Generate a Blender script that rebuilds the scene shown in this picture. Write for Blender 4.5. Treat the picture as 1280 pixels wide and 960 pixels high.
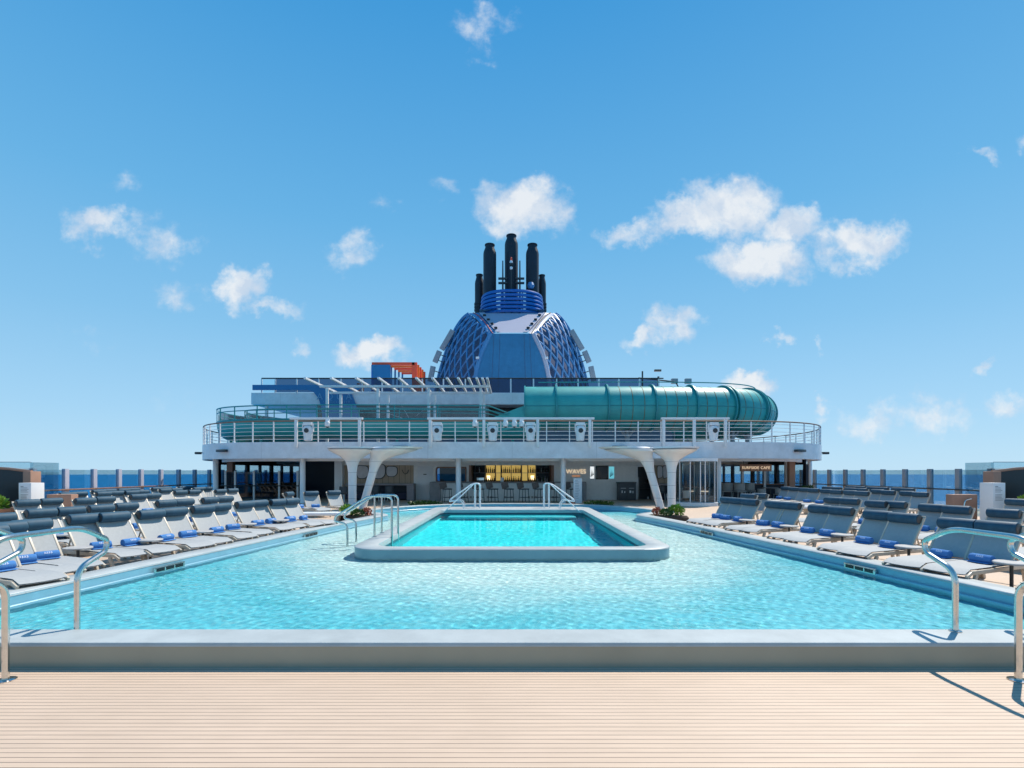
import bpy, bmesh, math, random
from mathutils import Vector as V, Matrix
R = math.radians
random.seed(7)
for o in list(bpy.data.objects): bpy.data.objects.remove(o)
SC = bpy.context.scene
COL = SC.collection
# ------------------------------------------------------------------ camera
HC, HY, F = 1.65, 589.5, 640.0
cam = bpy.data.cameras.new('camera'); co = bpy.data.objects.new('camera', cam); COL.objects.link(co)
co.location = (0, 0, HC); co.rotation_euler = (R(90), 0, 0)
cam.sensor_width = 36; cam.lens = 18; cam.shift_y = (HY-480)/1280.0
cam.clip_start = 0.05; cam.clip_end = 60000
SC.camera = co
# ------------------------------------------------------------------ sun, sky, exposure
SUN = V((0.50, 0.48, 1.0)).normalized()
sl = bpy.data.lights.new('sun', 'SUN'); so = bpy.data.objects.new('sun', sl); COL.objects.link(so)
sl.energy = 4.6; sl.angle = R(0.5); sl.color = (1.0, 0.92, 0.80)
so.rotation_euler = SUN.to_track_quat('Z', 'Y').to_euler()
so.location = (0, 0, 60); sl.cycles.is_caustics_light = True
SC.view_settings.view_transform = 'Standard'
SC.view_settings.look = 'None'
SC.view_settings.gamma = 1.0
SC.view_settings.exposure = 0.31
SC.view_settings.use_curve_mapping = False
SKY = 0.128

def nodes(nt):
    return nt.nodes, nt.links
def N(nt, kind, **kw):
    n = nt.nodes.new(kind)
    for k, v in kw.items():
        if k in ('op',): n.operation = v
        elif k == 'blend': n.blend_type = v
        else: setattr(n, k, v)
    return n
def math_node(nt, op, a, b=None, clamp=False):
    n = nt.nodes.new('ShaderNodeMath'); n.operation = op; n.use_clamp = clamp
    for i, s in enumerate((a, b)):
        if s is None: continue
        if isinstance(s, (int, float)): n.inputs[i].default_value = s
        else: nt.links.new(s, n.inputs[i])
    return n.outputs[0]

def make_world():
    w = bpy.data.worlds.new('World'); SC.world = w; w.use_nodes = True
    nt = w.node_tree; nt.nodes.clear(); L = nt.links
    out = N(nt, 'ShaderNodeOutputWorld'); bg = N(nt, 'ShaderNodeBackground')
    sky = N(nt, 'ShaderNodeTexSky'); sky.sky_type = 'NISHITA'; sky.sun_disc = False
    sky.sun_elevation = math.asin(SUN.z); sky.sun_rotation = math.atan2(SUN.x, SUN.y)
    sky.altitude = 0; sky.air_density = 1.0; sky.dust_density = 0.35; sky.ozone_density = 2.2
    hs = N(nt, 'ShaderNodeHueSaturation'); hs.inputs['Saturation'].default_value = 1.12
    hs.inputs['Hue'].default_value = 0.488
    L.new(sky.outputs[0], hs.inputs['Color'])
    tc = N(nt, 'ShaderNodeTexCoord')
    nrm = N(nt, 'ShaderNodeVectorMath', op='NORMALIZE'); L.new(tc.outputs['Generated'], nrm.inputs[0])
    sep = N(nt, 'ShaderNodeSeparateXYZ'); L.new(nrm.outputs[0], sep.inputs[0])
    # gnomonic direction of the northern sky: u = x/y, v = z/y
    ysafe = math_node(nt, 'MAXIMUM', sep.outputs[1], 0.05)
    u = math_node(nt, 'DIVIDE', sep.outputs[0], ysafe); v = math_node(nt, 'DIVIDE', sep.outputs[2], ysafe)
    cmb = N(nt, 'ShaderNodeCombineXYZ'); L.new(u, cmb.inputs[0]); L.new(v, cmb.inputs[1])
    wn = N(nt, 'ShaderNodeTexNoise'); wn.inputs['Scale'].default_value = 13; wn.inputs['Detail'].default_value = 6
    wn.inputs['Roughness'].default_value = 0.6
    L.new(cmb.outputs[0], wn.inputs['Vector'])
    ws = N(nt, 'ShaderNodeVectorMath', op='SUBTRACT'); L.new(wn.outputs['Color'], ws.inputs[0]); ws.inputs[1].default_value = (.5, .5, .5)
    wm = N(nt, 'ShaderNodeVectorMath', op='SCALE'); L.new(ws.outputs[0], wm.inputs[0]); wm.inputs['Scale'].default_value = 0.13
    wa = N(nt, 'ShaderNodeVectorMath', op='ADD'); L.new(cmb.outputs[0], wa.inputs[0]); L.new(wm.outputs[0], wa.inputs[1])
    # (px, py, rx, ry, strength): where the clouds stand in the sky
    clouds = [(120,282,42,24,.8),(205,298,48,26,.5),(155,232,26,16,.2),(300,362,34,26,.95),(335,384,40,10,.5),(225,365,34,22,.4),
              (440,318,34,24,.5),(655,262,52,34,1.0),(620,240,30,16,.55),(690,270,26,28,.5),(465,440,40,18,.95),(376,428,14,10,.4),
              (790,292,44,14,.6),(860,275,50,22,.85),(910,262,62,36,1.0),(985,285,50,26,.95),(950,325,58,26,.95),(1075,303,54,28,1.0),
              (845,406,32,24,.75),(800,424,30,10,.6),(943,474,30,14,.95),(972,428,14,10,.6),(1026,510,18,12,.6),(1090,530,38,22,.5),
              (1165,520,50,26,.5),(1222,454,20,9,.55),(1265,505,34,20,.5),(605,25,34,26,.45),(1228,195,22,7,.4),(487,258,26,12,.25),
              (1278,172,22,10,.4),(105,420,60,12,.14),(215,500,80,16,.1),(600,70,18,10,.25),(555,240,20,14,.22),(1019,430,10,7,.35)]
    tot = None
    for (px, py, rx, ry, s) in clouds:
        cu, cv = (px-640)/F, (HY-py)/F
        sb = N(nt, 'ShaderNodeVectorMath', op='SUBTRACT'); L.new(wa.outputs[0], sb.inputs[0]); sb.inputs[1].default_value = (cu, cv, 0)
        ml = N(nt, 'ShaderNodeVectorMath', op='MULTIPLY'); L.new(sb.outputs[0], ml.inputs[0])
        ml.inputs[1].default_value = (F/rx/1.12, F/ry/1.12, 0)
        ln = N(nt, 'ShaderNodeVectorMath', op='LENGTH'); L.new(ml.outputs[0], ln.inputs[0])
        a = math_node(nt, 'SUBTRACT', 1.25, ln.outputs['Value'], True)
        a = math_node(nt, 'MULTIPLY', a, s)
        tot = a if tot is None else math_node(nt, 'MAXIMUM', tot, a)
    dn = N(nt, 'ShaderNodeTexNoise'); dn.inputs['Scale'].default_value = 20; dn.inputs['Detail'].default_value = 8
    dn.inputs['Roughness'].default_value = 0.62
    L.new(cmb.outputs[0], dn.inputs['Vector'])
    t = math_node(nt, 'ADD', tot, math_node(nt, 'MULTIPLY', math_node(nt, 'SUBTRACT', dn.outputs['Fac'], 0.56), 1.25))
    gate = math_node(nt, 'MULTIPLY', tot, 5.0, True)
    mr = N(nt, 'ShaderNodeMapRange'); mr.interpolation_type = 'SMOOTHSTEP'
    L.new(t, mr.inputs[0]); mr.inputs[1].default_value = -0.02; mr.inputs[2].default_value = 0.78
    front = math_node(nt, 'GREATER_THAN', sep.outputs[1], 0.06)
    fac = math_node(nt, 'MULTIPLY', math_node(nt, 'MULTIPLY', mr.outputs[0], gate), front)
    fac = math_node(nt, 'MULTIPLY', fac, 0.9)
    # clear marine air: blue down to a pale horizon
    ra = N(nt, 'ShaderNodeValToRGB'); L.new(sep.outputs[2], ra.inputs[0]); cr = ra.color_ramp
    stops = [(0.0,(3.1,4.7,5.9)),(.10,(2.35,4.15,5.75)),(.25,(1.5,3.45,5.35)),(.42,(.88,2.85,5.0)),(.68,(.30,2.0,4.4)),(1.0,(.2,1.4,3.5))]
    while len(cr.elements) < len(stops): cr.elements.new(.5)
    for e, (p_, c_) in zip(cr.elements, stops): e.position = p_; e.color = (*[k/8 for k in c_], 1)
    rs = N(nt, 'ShaderNodeVectorMath', op='SCALE'); L.new(ra.outputs[0], rs.inputs[0]); rs.inputs['Scale'].default_value = 8
    sm = N(nt, 'ShaderNodeMixRGB'); sm.inputs[0].default_value = .05; L.new(rs.outputs[0], sm.inputs[1]); L.new(hs.outputs[0], sm.inputs[2])
    mx = N(nt, 'ShaderNodeMixRGB'); L.new(fac, mx.inputs[0]); L.new(sm.outputs[0], mx.inputs[1])
    cs = N(nt, 'ShaderNodeTexNoise'); cs.inputs['Scale'].default_value = 15; cs.inputs['Detail'].default_value = 5; L.new(wa.outputs[0], cs.inputs['Vector'])
    cm = N(nt, 'ShaderNodeMixRGB'); cf = N(nt, 'ShaderNodeMapRange'); L.new(cs.outputs['Fac'], cf.inputs[0]); cf.inputs[1].default_value = .38; cf.inputs[2].default_value = .6
    L.new(cf.outputs[0], cm.inputs[0]); cm.inputs[1].default_value = (3.9, 4.5, 5.3, 1); cm.inputs[2].default_value = (5.5, 5.65, 5.8, 1)
    L.new(cm.outputs[0], mx.inputs[2])
    L.new(mx.outputs[0], bg.inputs[0]); bg.inputs[1].default_value = SKY
    L.new(bg.outputs[0], out.inputs[0])
make_world()
SC.render.engine = 'CYCLES'
SC.cycles.use_denoising = True
SC.cycles.max_bounces = 8; SC.cycles.transparent_max_bounces = 24
SC.cycles.diffuse_bounces = 4; SC.cycles.glossy_bounces = 4; SC.cycles.transmission_bounces = 6
SC.cycles.caustics_reflective = False; SC.cycles.caustics_refractive = True
SC.cycles.sample_clamp_indirect = 6

# ------------------------------------------------------------------ helpers
def W(px, py, d): return V(((px-640)/F*d, d, HC-(py-HY)/F*d))
def X(px, d): return (px-640)/F*d
def Z(py, d): return HC-(py-HY)/F*d
def lin(c):
    return tuple(((x/255)/12.92 if x/255 <= .04045 else ((x/255+.055)/1.055)**2.4) for x in c)

MATS = {}
def mat(name, rgb, rough=.5, metal=0.0, spec=.5, var=.12, scale=6.0, bump=0.0, bscale=60, coat=0):
    if name in MATS: return MATS[name]
    m = bpy.data.materials.new(name); m.use_nodes = True; nt = m.node_tree; L = nt.links
    p = nt.nodes['Principled BSDF']
    p.inputs['Roughness'].default_value = rough; p.inputs['Metallic'].default_value = metal
    p.inputs['Specular IOR Level'].default_value = spec
    if coat: p.inputs['Coat Weight'].default_value = coat
    tc = N(nt, 'ShaderNodeTexCoord')
    if var > 0:
        no = N(nt, 'ShaderNodeTexNoise'); no.inputs['Scale'].default_value = scale; no.inputs['Detail'].default_value = 5
        L.new(tc.outputs['Object'], no.inputs['Vector'])
        mr = N(nt, 'ShaderNodeMapRange'); L.new(no.outputs['Fac'], mr.inputs[0])
        mr.inputs[1].default_value = .3; mr.inputs[2].default_value = .7
        mr.inputs[3].default_value = 1-var; mr.inputs[4].default_value = 1+var
        mm = N(nt, 'ShaderNodeVectorMath', op='SCALE'); mm.inputs[0].default_value = rgb
        L.new(mr.outputs[0], mm.inputs['Scale']); L.new(mm.outputs[0], p.inputs['Base Color'])
    else:
        p.inputs['Base Color'].default_value = (*rgb, 1)
    if bump > 0:
        n2 = N(nt, 'ShaderNodeTexNoise'); n2.inputs['Scale'].default_value = bscale; n2.inputs['Detail'].default_value = 4
        L.new(tc.outputs['Object'], n2.inputs['Vector'])
        b = N(nt, 'ShaderNodeBump'); b.inputs['Strength'].default_value = bump; b.inputs['Distance'].default_value = .01
        L.new(n2.outputs['Fac'], b.inputs['Height']); L.new(b.outputs[0], p.inputs['Normal'])
    MATS[name] = m
    return m

def emit_mat(name, rgb, s):
    m = bpy.data.materials.new(name); m.use_nodes = True; nt = m.node_tree
    p = nt.nodes['Principled BSDF']; p.inputs['Base Color'].default_value = (*rgb, 1)
    p.inputs['Emission Color'].default_value = (*rgb, 1); p.inputs['Emission Strength'].default_value = s
    MATS[name] = m; return m

def glass_mat(name, tint, gloss=1.0, rough=.02):
    m = bpy.data.materials.new(name); m.use_nodes = True; nt = m.node_tree; L = nt.links; nt.nodes.clear()
    out = N(nt, 'ShaderNodeOutputMaterial'); tr = N(nt, 'ShaderNodeBsdfTransparent'); gl = N(nt, 'ShaderNodeBsdfGlossy')
    tr.inputs[0].default_value = (*tint, 1); gl.inputs['Roughness'].default_value = rough
    lw = N(nt, 'ShaderNodeFresnel'); lw.inputs[0].default_value = 1.5
    mx = N(nt, 'ShaderNodeMixShader'); f = math_node(nt, 'MULTIPLY', lw.outputs[0], gloss)
    L.new(f, mx.inputs[0]); L.new(tr.outputs[0], mx.inputs[1]); L.new(gl.outputs[0], mx.inputs[2]); L.new(mx.outputs[0], out.inputs[0])
    MATS[name] = m; return m

class MB:
    def __init__(s): s.v = []; s.f = []
    def add(s, vs, fs):
        b = len(s.v); s.v += [tuple(x) for x in vs]; s.f += [tuple(b+i for i in f) for f in fs]; return s
    def box(s, c, sz, rz=0.0, M=None):
        x, y, z = (k/2 for k in sz); c = V(c)
        m = M if M is not None else Matrix.Rotation(rz, 3, 'Z')
        vs = [c + m @ V((a*x, b*y, d*z)) for d in (-1, 1) for b in (-1, 1) for a in (-1, 1)]
        return s.add(vs, [(0,2,3,1),(4,5,7,6),(0,1,5,4),(2,6,7,3),(0,4,6,2),(1,3,7,5)])
    def bx(s, x0, x1, y0, y1, z0, z1):
        return s.box(((x0+x1)/2, (y0+y1)/2, (z0+z1)/2), (abs(x1-x0), abs(y1-y0), abs(z1-z0)))
    def bar(s, a, b, w, h, up=(0,0,1)):
        a, b = V(a), V(b); t = (b-a); l = t.length; t.normalize(); u = V(up)
        if abs(t.dot(u)) > .98: u = V((0,1,0))
        r = t.cross(u).normalized(); u = r.cross(t).normalized()
        M = Matrix((t, r, u)).transposed()
        return s.box((a+b)/2, (l, w, h), M=M)
    def tube(s, pts, r, n=8, closed=False, caps=True):
        pts = [V(p) for p in pts]; k = len(pts); rings = []
        rs = r if isinstance(r, (list, tuple)) else [r]*k
        prev = None
        for i, p in enumerate(pts):
            if closed: t = pts[(i+1) % k]-pts[i-1]
            elif i == 0: t = pts[1]-p
            elif i == k-1: t = p-pts[i-1]
            else: t = (pts[i+1]-p).normalized()+(p-pts[i-1]).normalized()
            if t.length < 1e-9: t = V((0,0,1))
            t.normalize()
            if prev is None:
                a = V((0,0,1)) if abs(t.z) < .9 else V((1,0,0)); u = t.cross(a).normalized()
            else:
                u = prev - t*prev.dot(t)
                u = u.normalized() if u.length > 1e-6 else t.orthogonal().normalized()
            prev = u; w = t.cross(u)
            rings.append([p+(u*math.cos(2*math.pi*j/n)+w*math.sin(2*math.pi*j/n))*rs[i] for j in range(n)])
        vs = [q for g in rings for q in g]; fs = []
        for i in range(k if closed else k-1):
            a, b = i*n, ((i+1) % k)*n
            for j in range(n): fs.append((a+j, a+(j+1) % n, b+(j+1) % n, b+j))
        if caps and not closed:
            fs.append(tuple(range(n-1, -1, -1))); fs.append(tuple((k-1)*n+j for j in range(n)))
        return s.add(vs, fs)
    def lathe(s, prof, c=(0,0,0), n=16, M=None):
        c = V(c); vs = []; fs = []
        for (r, z) in prof:
            for j in range(n):
                p = V((r*math.cos(2*math.pi*j/n), r*math.sin(2*math.pi*j/n), z))
                vs.append(c + (M @ p if M is not None else p))
        for i in range(len(prof)-1):
            for j in range(n): fs.append((i*n+j, i*n+(j+1) % n, (i+1)*n+(j+1) % n, (i+1)*n+j))
        fs.append(tuple(range(n-1, -1, -1))); fs.append(tuple((len(prof)-1)*n+j for j in range(n)))
        return s.add(vs, fs)
    def prism(s, poly, a, b, axis='z'):
        n = len(poly)
        def P(p, h): return {'z': (p[0], p[1], h), 'y': (p[0], h, p[1]), 'x': (h, p[0], p[1])}[axis]
        vs = [P(p, a) for p in poly]+[P(p, b) for p in poly]
        fs = [tuple(range(n-1, -1, -1)), tuple(range(n, 2*n))]+[(i, (i+1) % n, n+(i+1) % n, n+i) for i in range(n)]
        return s.add(vs, fs)
    def grid(s, rows):
        n = len(rows[0]); vs = [p for r in rows for p in r]
        fs = [(i*n+j, i*n+j+1, (i+1)*n+j+1, (i+1)*n+j) for i in range(len(rows)-1) for j in range(n-1)]
        return s.add(vs, fs)
    def build(s, name, m, parent=None, bevel=0.0, fix=True, sharp=35, kind=None):
        me = bpy.data.meshes.new(name); me.from_pydata(s.v, [], s.f)
        bm = bmesh.new(); bm.from_mesh(me)
        if fix: bmesh.ops.recalc_face_normals(bm, faces=bm.faces)
        if bevel > 0:
            es = [e for e in bm.edges if len(e.link_faces) == 2 and e.calc_face_angle(0) > R(30)]
            bmesh.ops.bevel(bm, geom=es, offset=bevel, segments=2, affect='EDGES', profile=.6, clamp_overlap=True)
        bm.to_mesh(me); bm.free()
        me.materials.append(m)
        for p in me.polygons: p.use_smooth = True
        me.set_sharp_from_angle(angle=R(sharp))
        o = bpy.data.objects.new(name, me); COL.objects.link(o)
        if parent is not None: o.parent = parent
        if kind: o['kind'] = kind
        return o

def tag(o, label, cat, group=None):
    o['label'] = label; o['category'] = cat
    if group: o['group'] = group
    return o
def thing(name, label, cat, loc=(0,0,0), rz=0.0, group=None):
    o = bpy.data.objects.new(name, None); COL.objects.link(o); o.empty_display_size = .2
    o.location = loc; o.rotation_euler = (0, 0, rz)
    return tag(o, label, cat, group)
def copy_tree(o, parent=None):
    c = o.copy(); COL.objects.link(c)
    if parent is not None: c.parent = parent
    for ch in KIDS.get(o.name, []): copy_tree(ch, c)
    return c
KIDS = {}
def register(root):
    for o in COL.objects:
        if o.parent is not None and o.parent == root:
            KIDS.setdefault(root.name, [])
            if o not in KIDS[root.name]:
                KIDS[root.name].append(o); register(o)
def inst(proto, loc, rz, label, group=None, used=set(), cat=None):
    if proto.name not in used:
        used.add(proto.name); register(proto); o = proto
    else: o = copy_tree(proto)
    o.location = loc; o.rotation_euler = (0, 0, rz); o['label'] = label
    if group: o['group'] = group
    return o

def text_mb(txt, size, depth=.01, align='CENTER', space=1.0):
    c = bpy.data.curves.new('t', 'FONT'); c.body = txt; c.size = size; c.extrude = depth; c.align_x = align; c.align_y = 'CENTER'
    c.space_character = space; c.resolution_u = 3
    o = bpy.data.objects.new('t', c); COL.objects.link(o)
    dg = bpy.context.evaluated_depsgraph_get(); me = bpy.data.meshes.new_from_object(o.evaluated_get(dg))
    mb = MB(); mb.v = [tuple(v.co) for v in me.vertices]; mb.f = [tuple(p.vertices) for p in me.polygons]
    bpy.data.objects.remove(o); bpy.data.curves.remove(c); bpy.data.meshes.remove(me)
    return mb
def facing(mb, loc):        # text drawn in XY -> stands up facing -Y at loc
    mb.v = [(x+loc[0], -z+loc[1], y+loc[2]) for x, y, z in mb.v]; return mb

def smooth_poly(pts, it=2, closed=False, keep=()):
    for _ in range(it):
        q = []; n = len(pts)
        rng = range(n) if closed else range(n-1)
        if not closed: q.append(pts[0])
        for i in rng:
            a, b = V(pts[i]), V(pts[(i+1) % n])
            q.append(tuple(a*.75+b*.25)); q.append(tuple(a*.25+b*.75))
        if not closed: q.append(pts[-1])
        pts = q
    return pts
def offset(poly, w):
    n = len(poly); out = []
    for i in range(n):
        p0, p1, p2 = V(poly[i-1]), V(poly[i]), V(poly[(i+1) % n])
        a = (p1-p0).normalized(); b = (p2-p1).normalized()
        na, nb = V((a.y, -a.x)), V((b.y, -b.x))
        m = (na+nb)
        if m.length < 1e-6: m = na
        m.normalize(); k = max(.45, m.dot(na))
        out.append(tuple(p1+m*(w/k)))
    return out
ORD = ['first','second','third','fourth','fifth','sixth','seventh','eighth','ninth','tenth','eleventh','twelfth','thirteenth','fourteenth',
       'fifteenth','sixteenth','seventeenth','eighteenth','nineteenth','twentieth']

# ------------------------------------------------------------------ materials
M_white = mat('white_paint', (.74,.75,.76), .35, var=.04, scale=2)
M_fascia = mat('fascia_paint', (.72,.75,.79), .35, var=.05, scale=1.2)
M_cope = mat('coping_paint', (.42,.455,.46), .45, var=.06, scale=3, bump=.05, bscale=150)
def add_joints(m, axis, pitch, width):
    nt = m.node_tree; L = nt.links; p = nt.nodes['Principled BSDF']
    src = p.inputs['Base Color'].links[0].from_socket
    tc = N(nt, 'ShaderNodeTexCoord'); sp = N(nt, 'ShaderNodeSeparateXYZ'); L.new(tc.outputs['Object'], sp.inputs[0])
    fr = math_node(nt, 'FRACT', math_node(nt, 'DIVIDE', sp.outputs[axis], pitch))
    g = math_node(nt, 'GREATER_THAN', fr, width/pitch)
    no = N(nt, 'ShaderNodeTexNoise'); no.inputs['Scale'].default_value = 2.2; no.inputs['Detail'].default_value = 8; no.inputs['Roughness'].default_value = .7; L.new(tc.outputs['Object'], no.inputs['Vector'])
    mr = N(nt, 'ShaderNodeMapRange'); L.new(no.outputs['Fac'], mr.inputs[0]); mr.inputs[1].default_value = .35; mr.inputs[2].default_value = .62; mr.inputs[3].default_value = .86; mr.inputs[4].default_value = 1.0
    a = N(nt, 'ShaderNodeVectorMath', op='SCALE'); L.new(src, a.inputs[0]); L.new(mr.outputs[0], a.inputs['Scale'])
    b = N(nt, 'ShaderNodeMixRGB'); L.new(g, b.inputs[0]); L.new(a.outputs[0], b.inputs[2])
    dk = N(nt, 'ShaderNodeVectorMath', op='SCALE'); L.new(src, dk.inputs[0]); dk.inputs['Scale'].default_value = .72; L.new(dk.outputs[0], b.inputs[1])
    L.new(b.outputs[0], p.inputs['Base Color'])
add_joints(M_cope, 1, 3.1, .008)
M_wallgrey = mat('wall_grey', (.80,.80,.78), .5, var=.04)
M_steel = mat('polished_steel', (.62,.61,.58), .16, metal=1, var=.06, scale=20)
M_beige = mat('champagne_metal', (.52,.45,.36), .4, metal=.0, var=.06)
M_mesh = mat('sling_fabric', (.37,.385,.39), .7, var=.05, scale=30, bump=.25, bscale=300)
M_bol = mat('bolster_vinyl', (.03,.083,.13), .6, spec=.3, var=.12, scale=12, bump=.1, bscale=80)
M_towel = mat('blue_towel', (.065,.21,.50), .95, var=.18, scale=60, bump=.6, bscale=240)
M_emb = mat('towel_print', (.6,.68,.85), .9, var=.1, scale=60)
M_table = mat('table_grey', (.40,.40,.40), .5, var=.05)
M_dark = mat('dark_metal', (.035,.037,.04), .4, var=.1)
M_black = mat('black_gloss', (.008,.008,.01), .15, var=.1)
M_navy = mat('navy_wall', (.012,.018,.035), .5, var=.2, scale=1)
M_dgrey = mat('dark_grey_panel', (.045,.055,.065), .45, var=.08)
M_terra = mat('terracotta_wall', (.36,.21,.15), .75, var=.08, scale=3, bump=.1)
M_mosaic = mat('dark_mosaic', (.018,.015,.013), .35, var=.6, scale=60)
M_soil = mat('planter_soil', (.05,.035,.025), .95, var=.4, scale=40)
M_leaf = mat('leaf_green', (.16,.30,.03), .5, var=.4, scale=14)
M_leafd = mat('leaf_dark', (.03,.09,.012), .5, var=.4, scale=14)
M_leafr = mat('leaf_red', (.42,.12,.07), .5, var=.3, scale=14)
M_teal = mat('teal_fibreglass', (.035,.345,.325), .45, var=.1, scale=1.5)
M_teald = mat('teal_flange', (.02,.26,.27), .35, var=.08)
M_seam = mat('rust_seam', (.16,.12,.05), .6, var=.2)
M_blue = mat('deep_blue_paint', (.008,.155,.36), .4, var=.06, scale=1)
M_blue2 = mat('bright_blue_paint', (.006,.13,.44), .4, var=.06, scale=1)
M_fun = mat('funnel_blue', (.03,.19,.37), .4, var=.06, scale=.6)
M_funin = mat('funnel_inner', (.09,.115,.20), .6, var=.15, scale=1)
M_funlat = mat('funnel_lattice', (.07,.23,.45), .4, var=.08, scale=.8)
M_funw = mat('funnel_pale', (.42,.43,.52), .4, var=.04, scale=.6)
M_pipe = mat('exhaust_pipe', (.006,.011,.022), .5, var=.25, scale=.8)
M_red = mat('red_orange_paint', (.85,.085,.03), .4, var=.06)
M_orange = mat('orange_paint', (.85,.18,.03), .4, var=.06)
M_wood = mat('handrail_wood', (.20,.10,.06), .5, var=.15)
M_copper = mat('copper_brown', (.25,.13,.09), .5, var=.1)
M_wicker = mat('grey_wicker', (.30,.29,.28), .8, var=.2, scale=60)
M_graptop = mat('grey_stone', (.22,.215,.225), .4, var=.1)
M_pink = mat('mauve_laminate', (.30,.26,.27), .5, var=.05)
M_sofa = mat('navy_upholstery', (.03,.03,.06), .8, var=.1)
M_art = mat('art_canvas', (.60,.60,.62), .6, var=.1, scale=4)
M_grey = mat('antenna_grey', (.32,.33,.35), .5, var=.06)
M_cable = mat('grey_cable', (.5,.52,.53), .5, var=.05)
M_hull = mat('hull_white', (.7,.7,.7), .4, var=.03)
M_pale = mat('pale_blue_lettering', (.12,.32,.52), .5, var=.05)
add_joints(M_fascia, 0, 4.3, .02); add_joints(M_fun, 0, 2.0, .02)
M_house = mat('deckhouse_paint', (.15,.19,.27), .45, var=.15, scale=.5)
M_gold = emit_mat('backlit_gold', lin((215,182,100)), .5)
M_lamp = emit_mat('warm_lamp', lin((255,225,170)), 2.0)
M_sign = emit_mat('sign_letters', lin((250,225,190)), .5)
M_signo = emit_mat('sign_orange', lin((235,150,70)), .45)
M_scr1 = emit_mat('screen_white', lin((235,240,240)), .7)
M_scr2 = emit_mat('screen_cyan', lin((110,200,215)), .6)
M_glass = glass_mat('glass_blue', (.80,.92,.97), .5)
M_glassc = glass_mat('glass_clear', (.86,.93,.95), 1.0)
M_glassd = glass_mat('glass_dark', (.30,.40,.52), 1.0)
M_slidepan = glass_mat('slide_panel', (.84,.88,.93), 1.8, .1)
MATS['glass_bottle'] = None
M_bot = [mat('bottle_amber', (.22,.07,.015), .15, var=.05), mat('bottle_green', (.02,.08,.03), .15, var=.05), mat('bottle_dark', (.02,.012,.01), .15, var=.05),
         mat('bottle_clear', (.45,.5,.52), .1, var=.05)]

def plank_mat():
    m = bpy.data.materials.new('deck_planking'); m.use_nodes = True; nt = m.node_tree; L = nt.links
    p = nt.nodes['Principled BSDF']; p.inputs['Roughness'].default_value = .62
    tc = N(nt, 'ShaderNodeTexCoord'); sep = N(nt, 'ShaderNodeSeparateXYZ'); L.new(tc.outputs['Object'], sep.inputs[0])
    fr = math_node(nt, 'FRACT', math_node(nt, 'DIVIDE', sep.outputs[1], .0505))
    dist = math_node(nt, 'ABSOLUTE', math_node(nt, 'SUBTRACT', fr, .5))
    mr = N(nt, 'ShaderNodeMapRange'); L.new(dist, mr.inputs[0]); mr.inputs[1].default_value = .035; mr.inputs[2].default_value = .095
    no = N(nt, 'ShaderNodeTexNoise'); no.inputs['Scale'].default_value = .8; no.inputs['Detail'].default_value = 7; no.inputs['Roughness'].default_value = .65
    L.new(tc.outputs['Object'], no.inputs['Vector'])
    n3 = N(nt, 'ShaderNodeTexNoise'); n3.inputs['Scale'].default_value = 30; n3.inputs['Detail'].default_value = 3
    mp = N(nt, 'ShaderNodeMapping'); mp.inputs['Scale'].default_value = (.06, 1, 1); L.new(tc.outputs['Object'], mp.inputs[0]); L.new(mp.outputs[0], n3.inputs['Vector'])
    cr = N(nt, 'ShaderNodeMixRGB'); L.new(no.outputs['Fac'], cr.inputs[0])
    cr.inputs[1].default_value = (.50,.375,.275,1); cr.inputs[2].default_value = (.63,.48,.37,1)
    sc = N(nt, 'ShaderNodeMapRange'); L.new(n3.outputs['Fac'], sc.inputs[0]); sc.inputs[1].default_value = .3; sc.inputs[2].default_value = .7; sc.inputs[3].default_value = .93; sc.inputs[4].default_value = 1.05
    cs = N(nt, 'ShaderNodeVectorMath', op='SCALE'); L.new(cr.outputs[0], cs.inputs[0]); L.new(sc.outputs[0], cs.inputs['Scale'])
    gm = N(nt, 'ShaderNodeMixRGB'); L.new(mr.outputs[0], gm.inputs[0]); gm.inputs[1].default_value = (.20,.15,.12,1); L.new(cs.outputs[0], gm.inputs[2])
    L.new(gm.outputs[0], p.inputs['Base Color'])
    b = N(nt, 'ShaderNodeBump'); b.inputs['Strength'].default_value = .35; b.inputs['Distance'].default_value = .004
    L.new(mr.outputs[0], b.inputs['Height']); L.new(b.outputs[0], p.inputs['Normal'])
    return m
M_plank = plank_mat()

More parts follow.
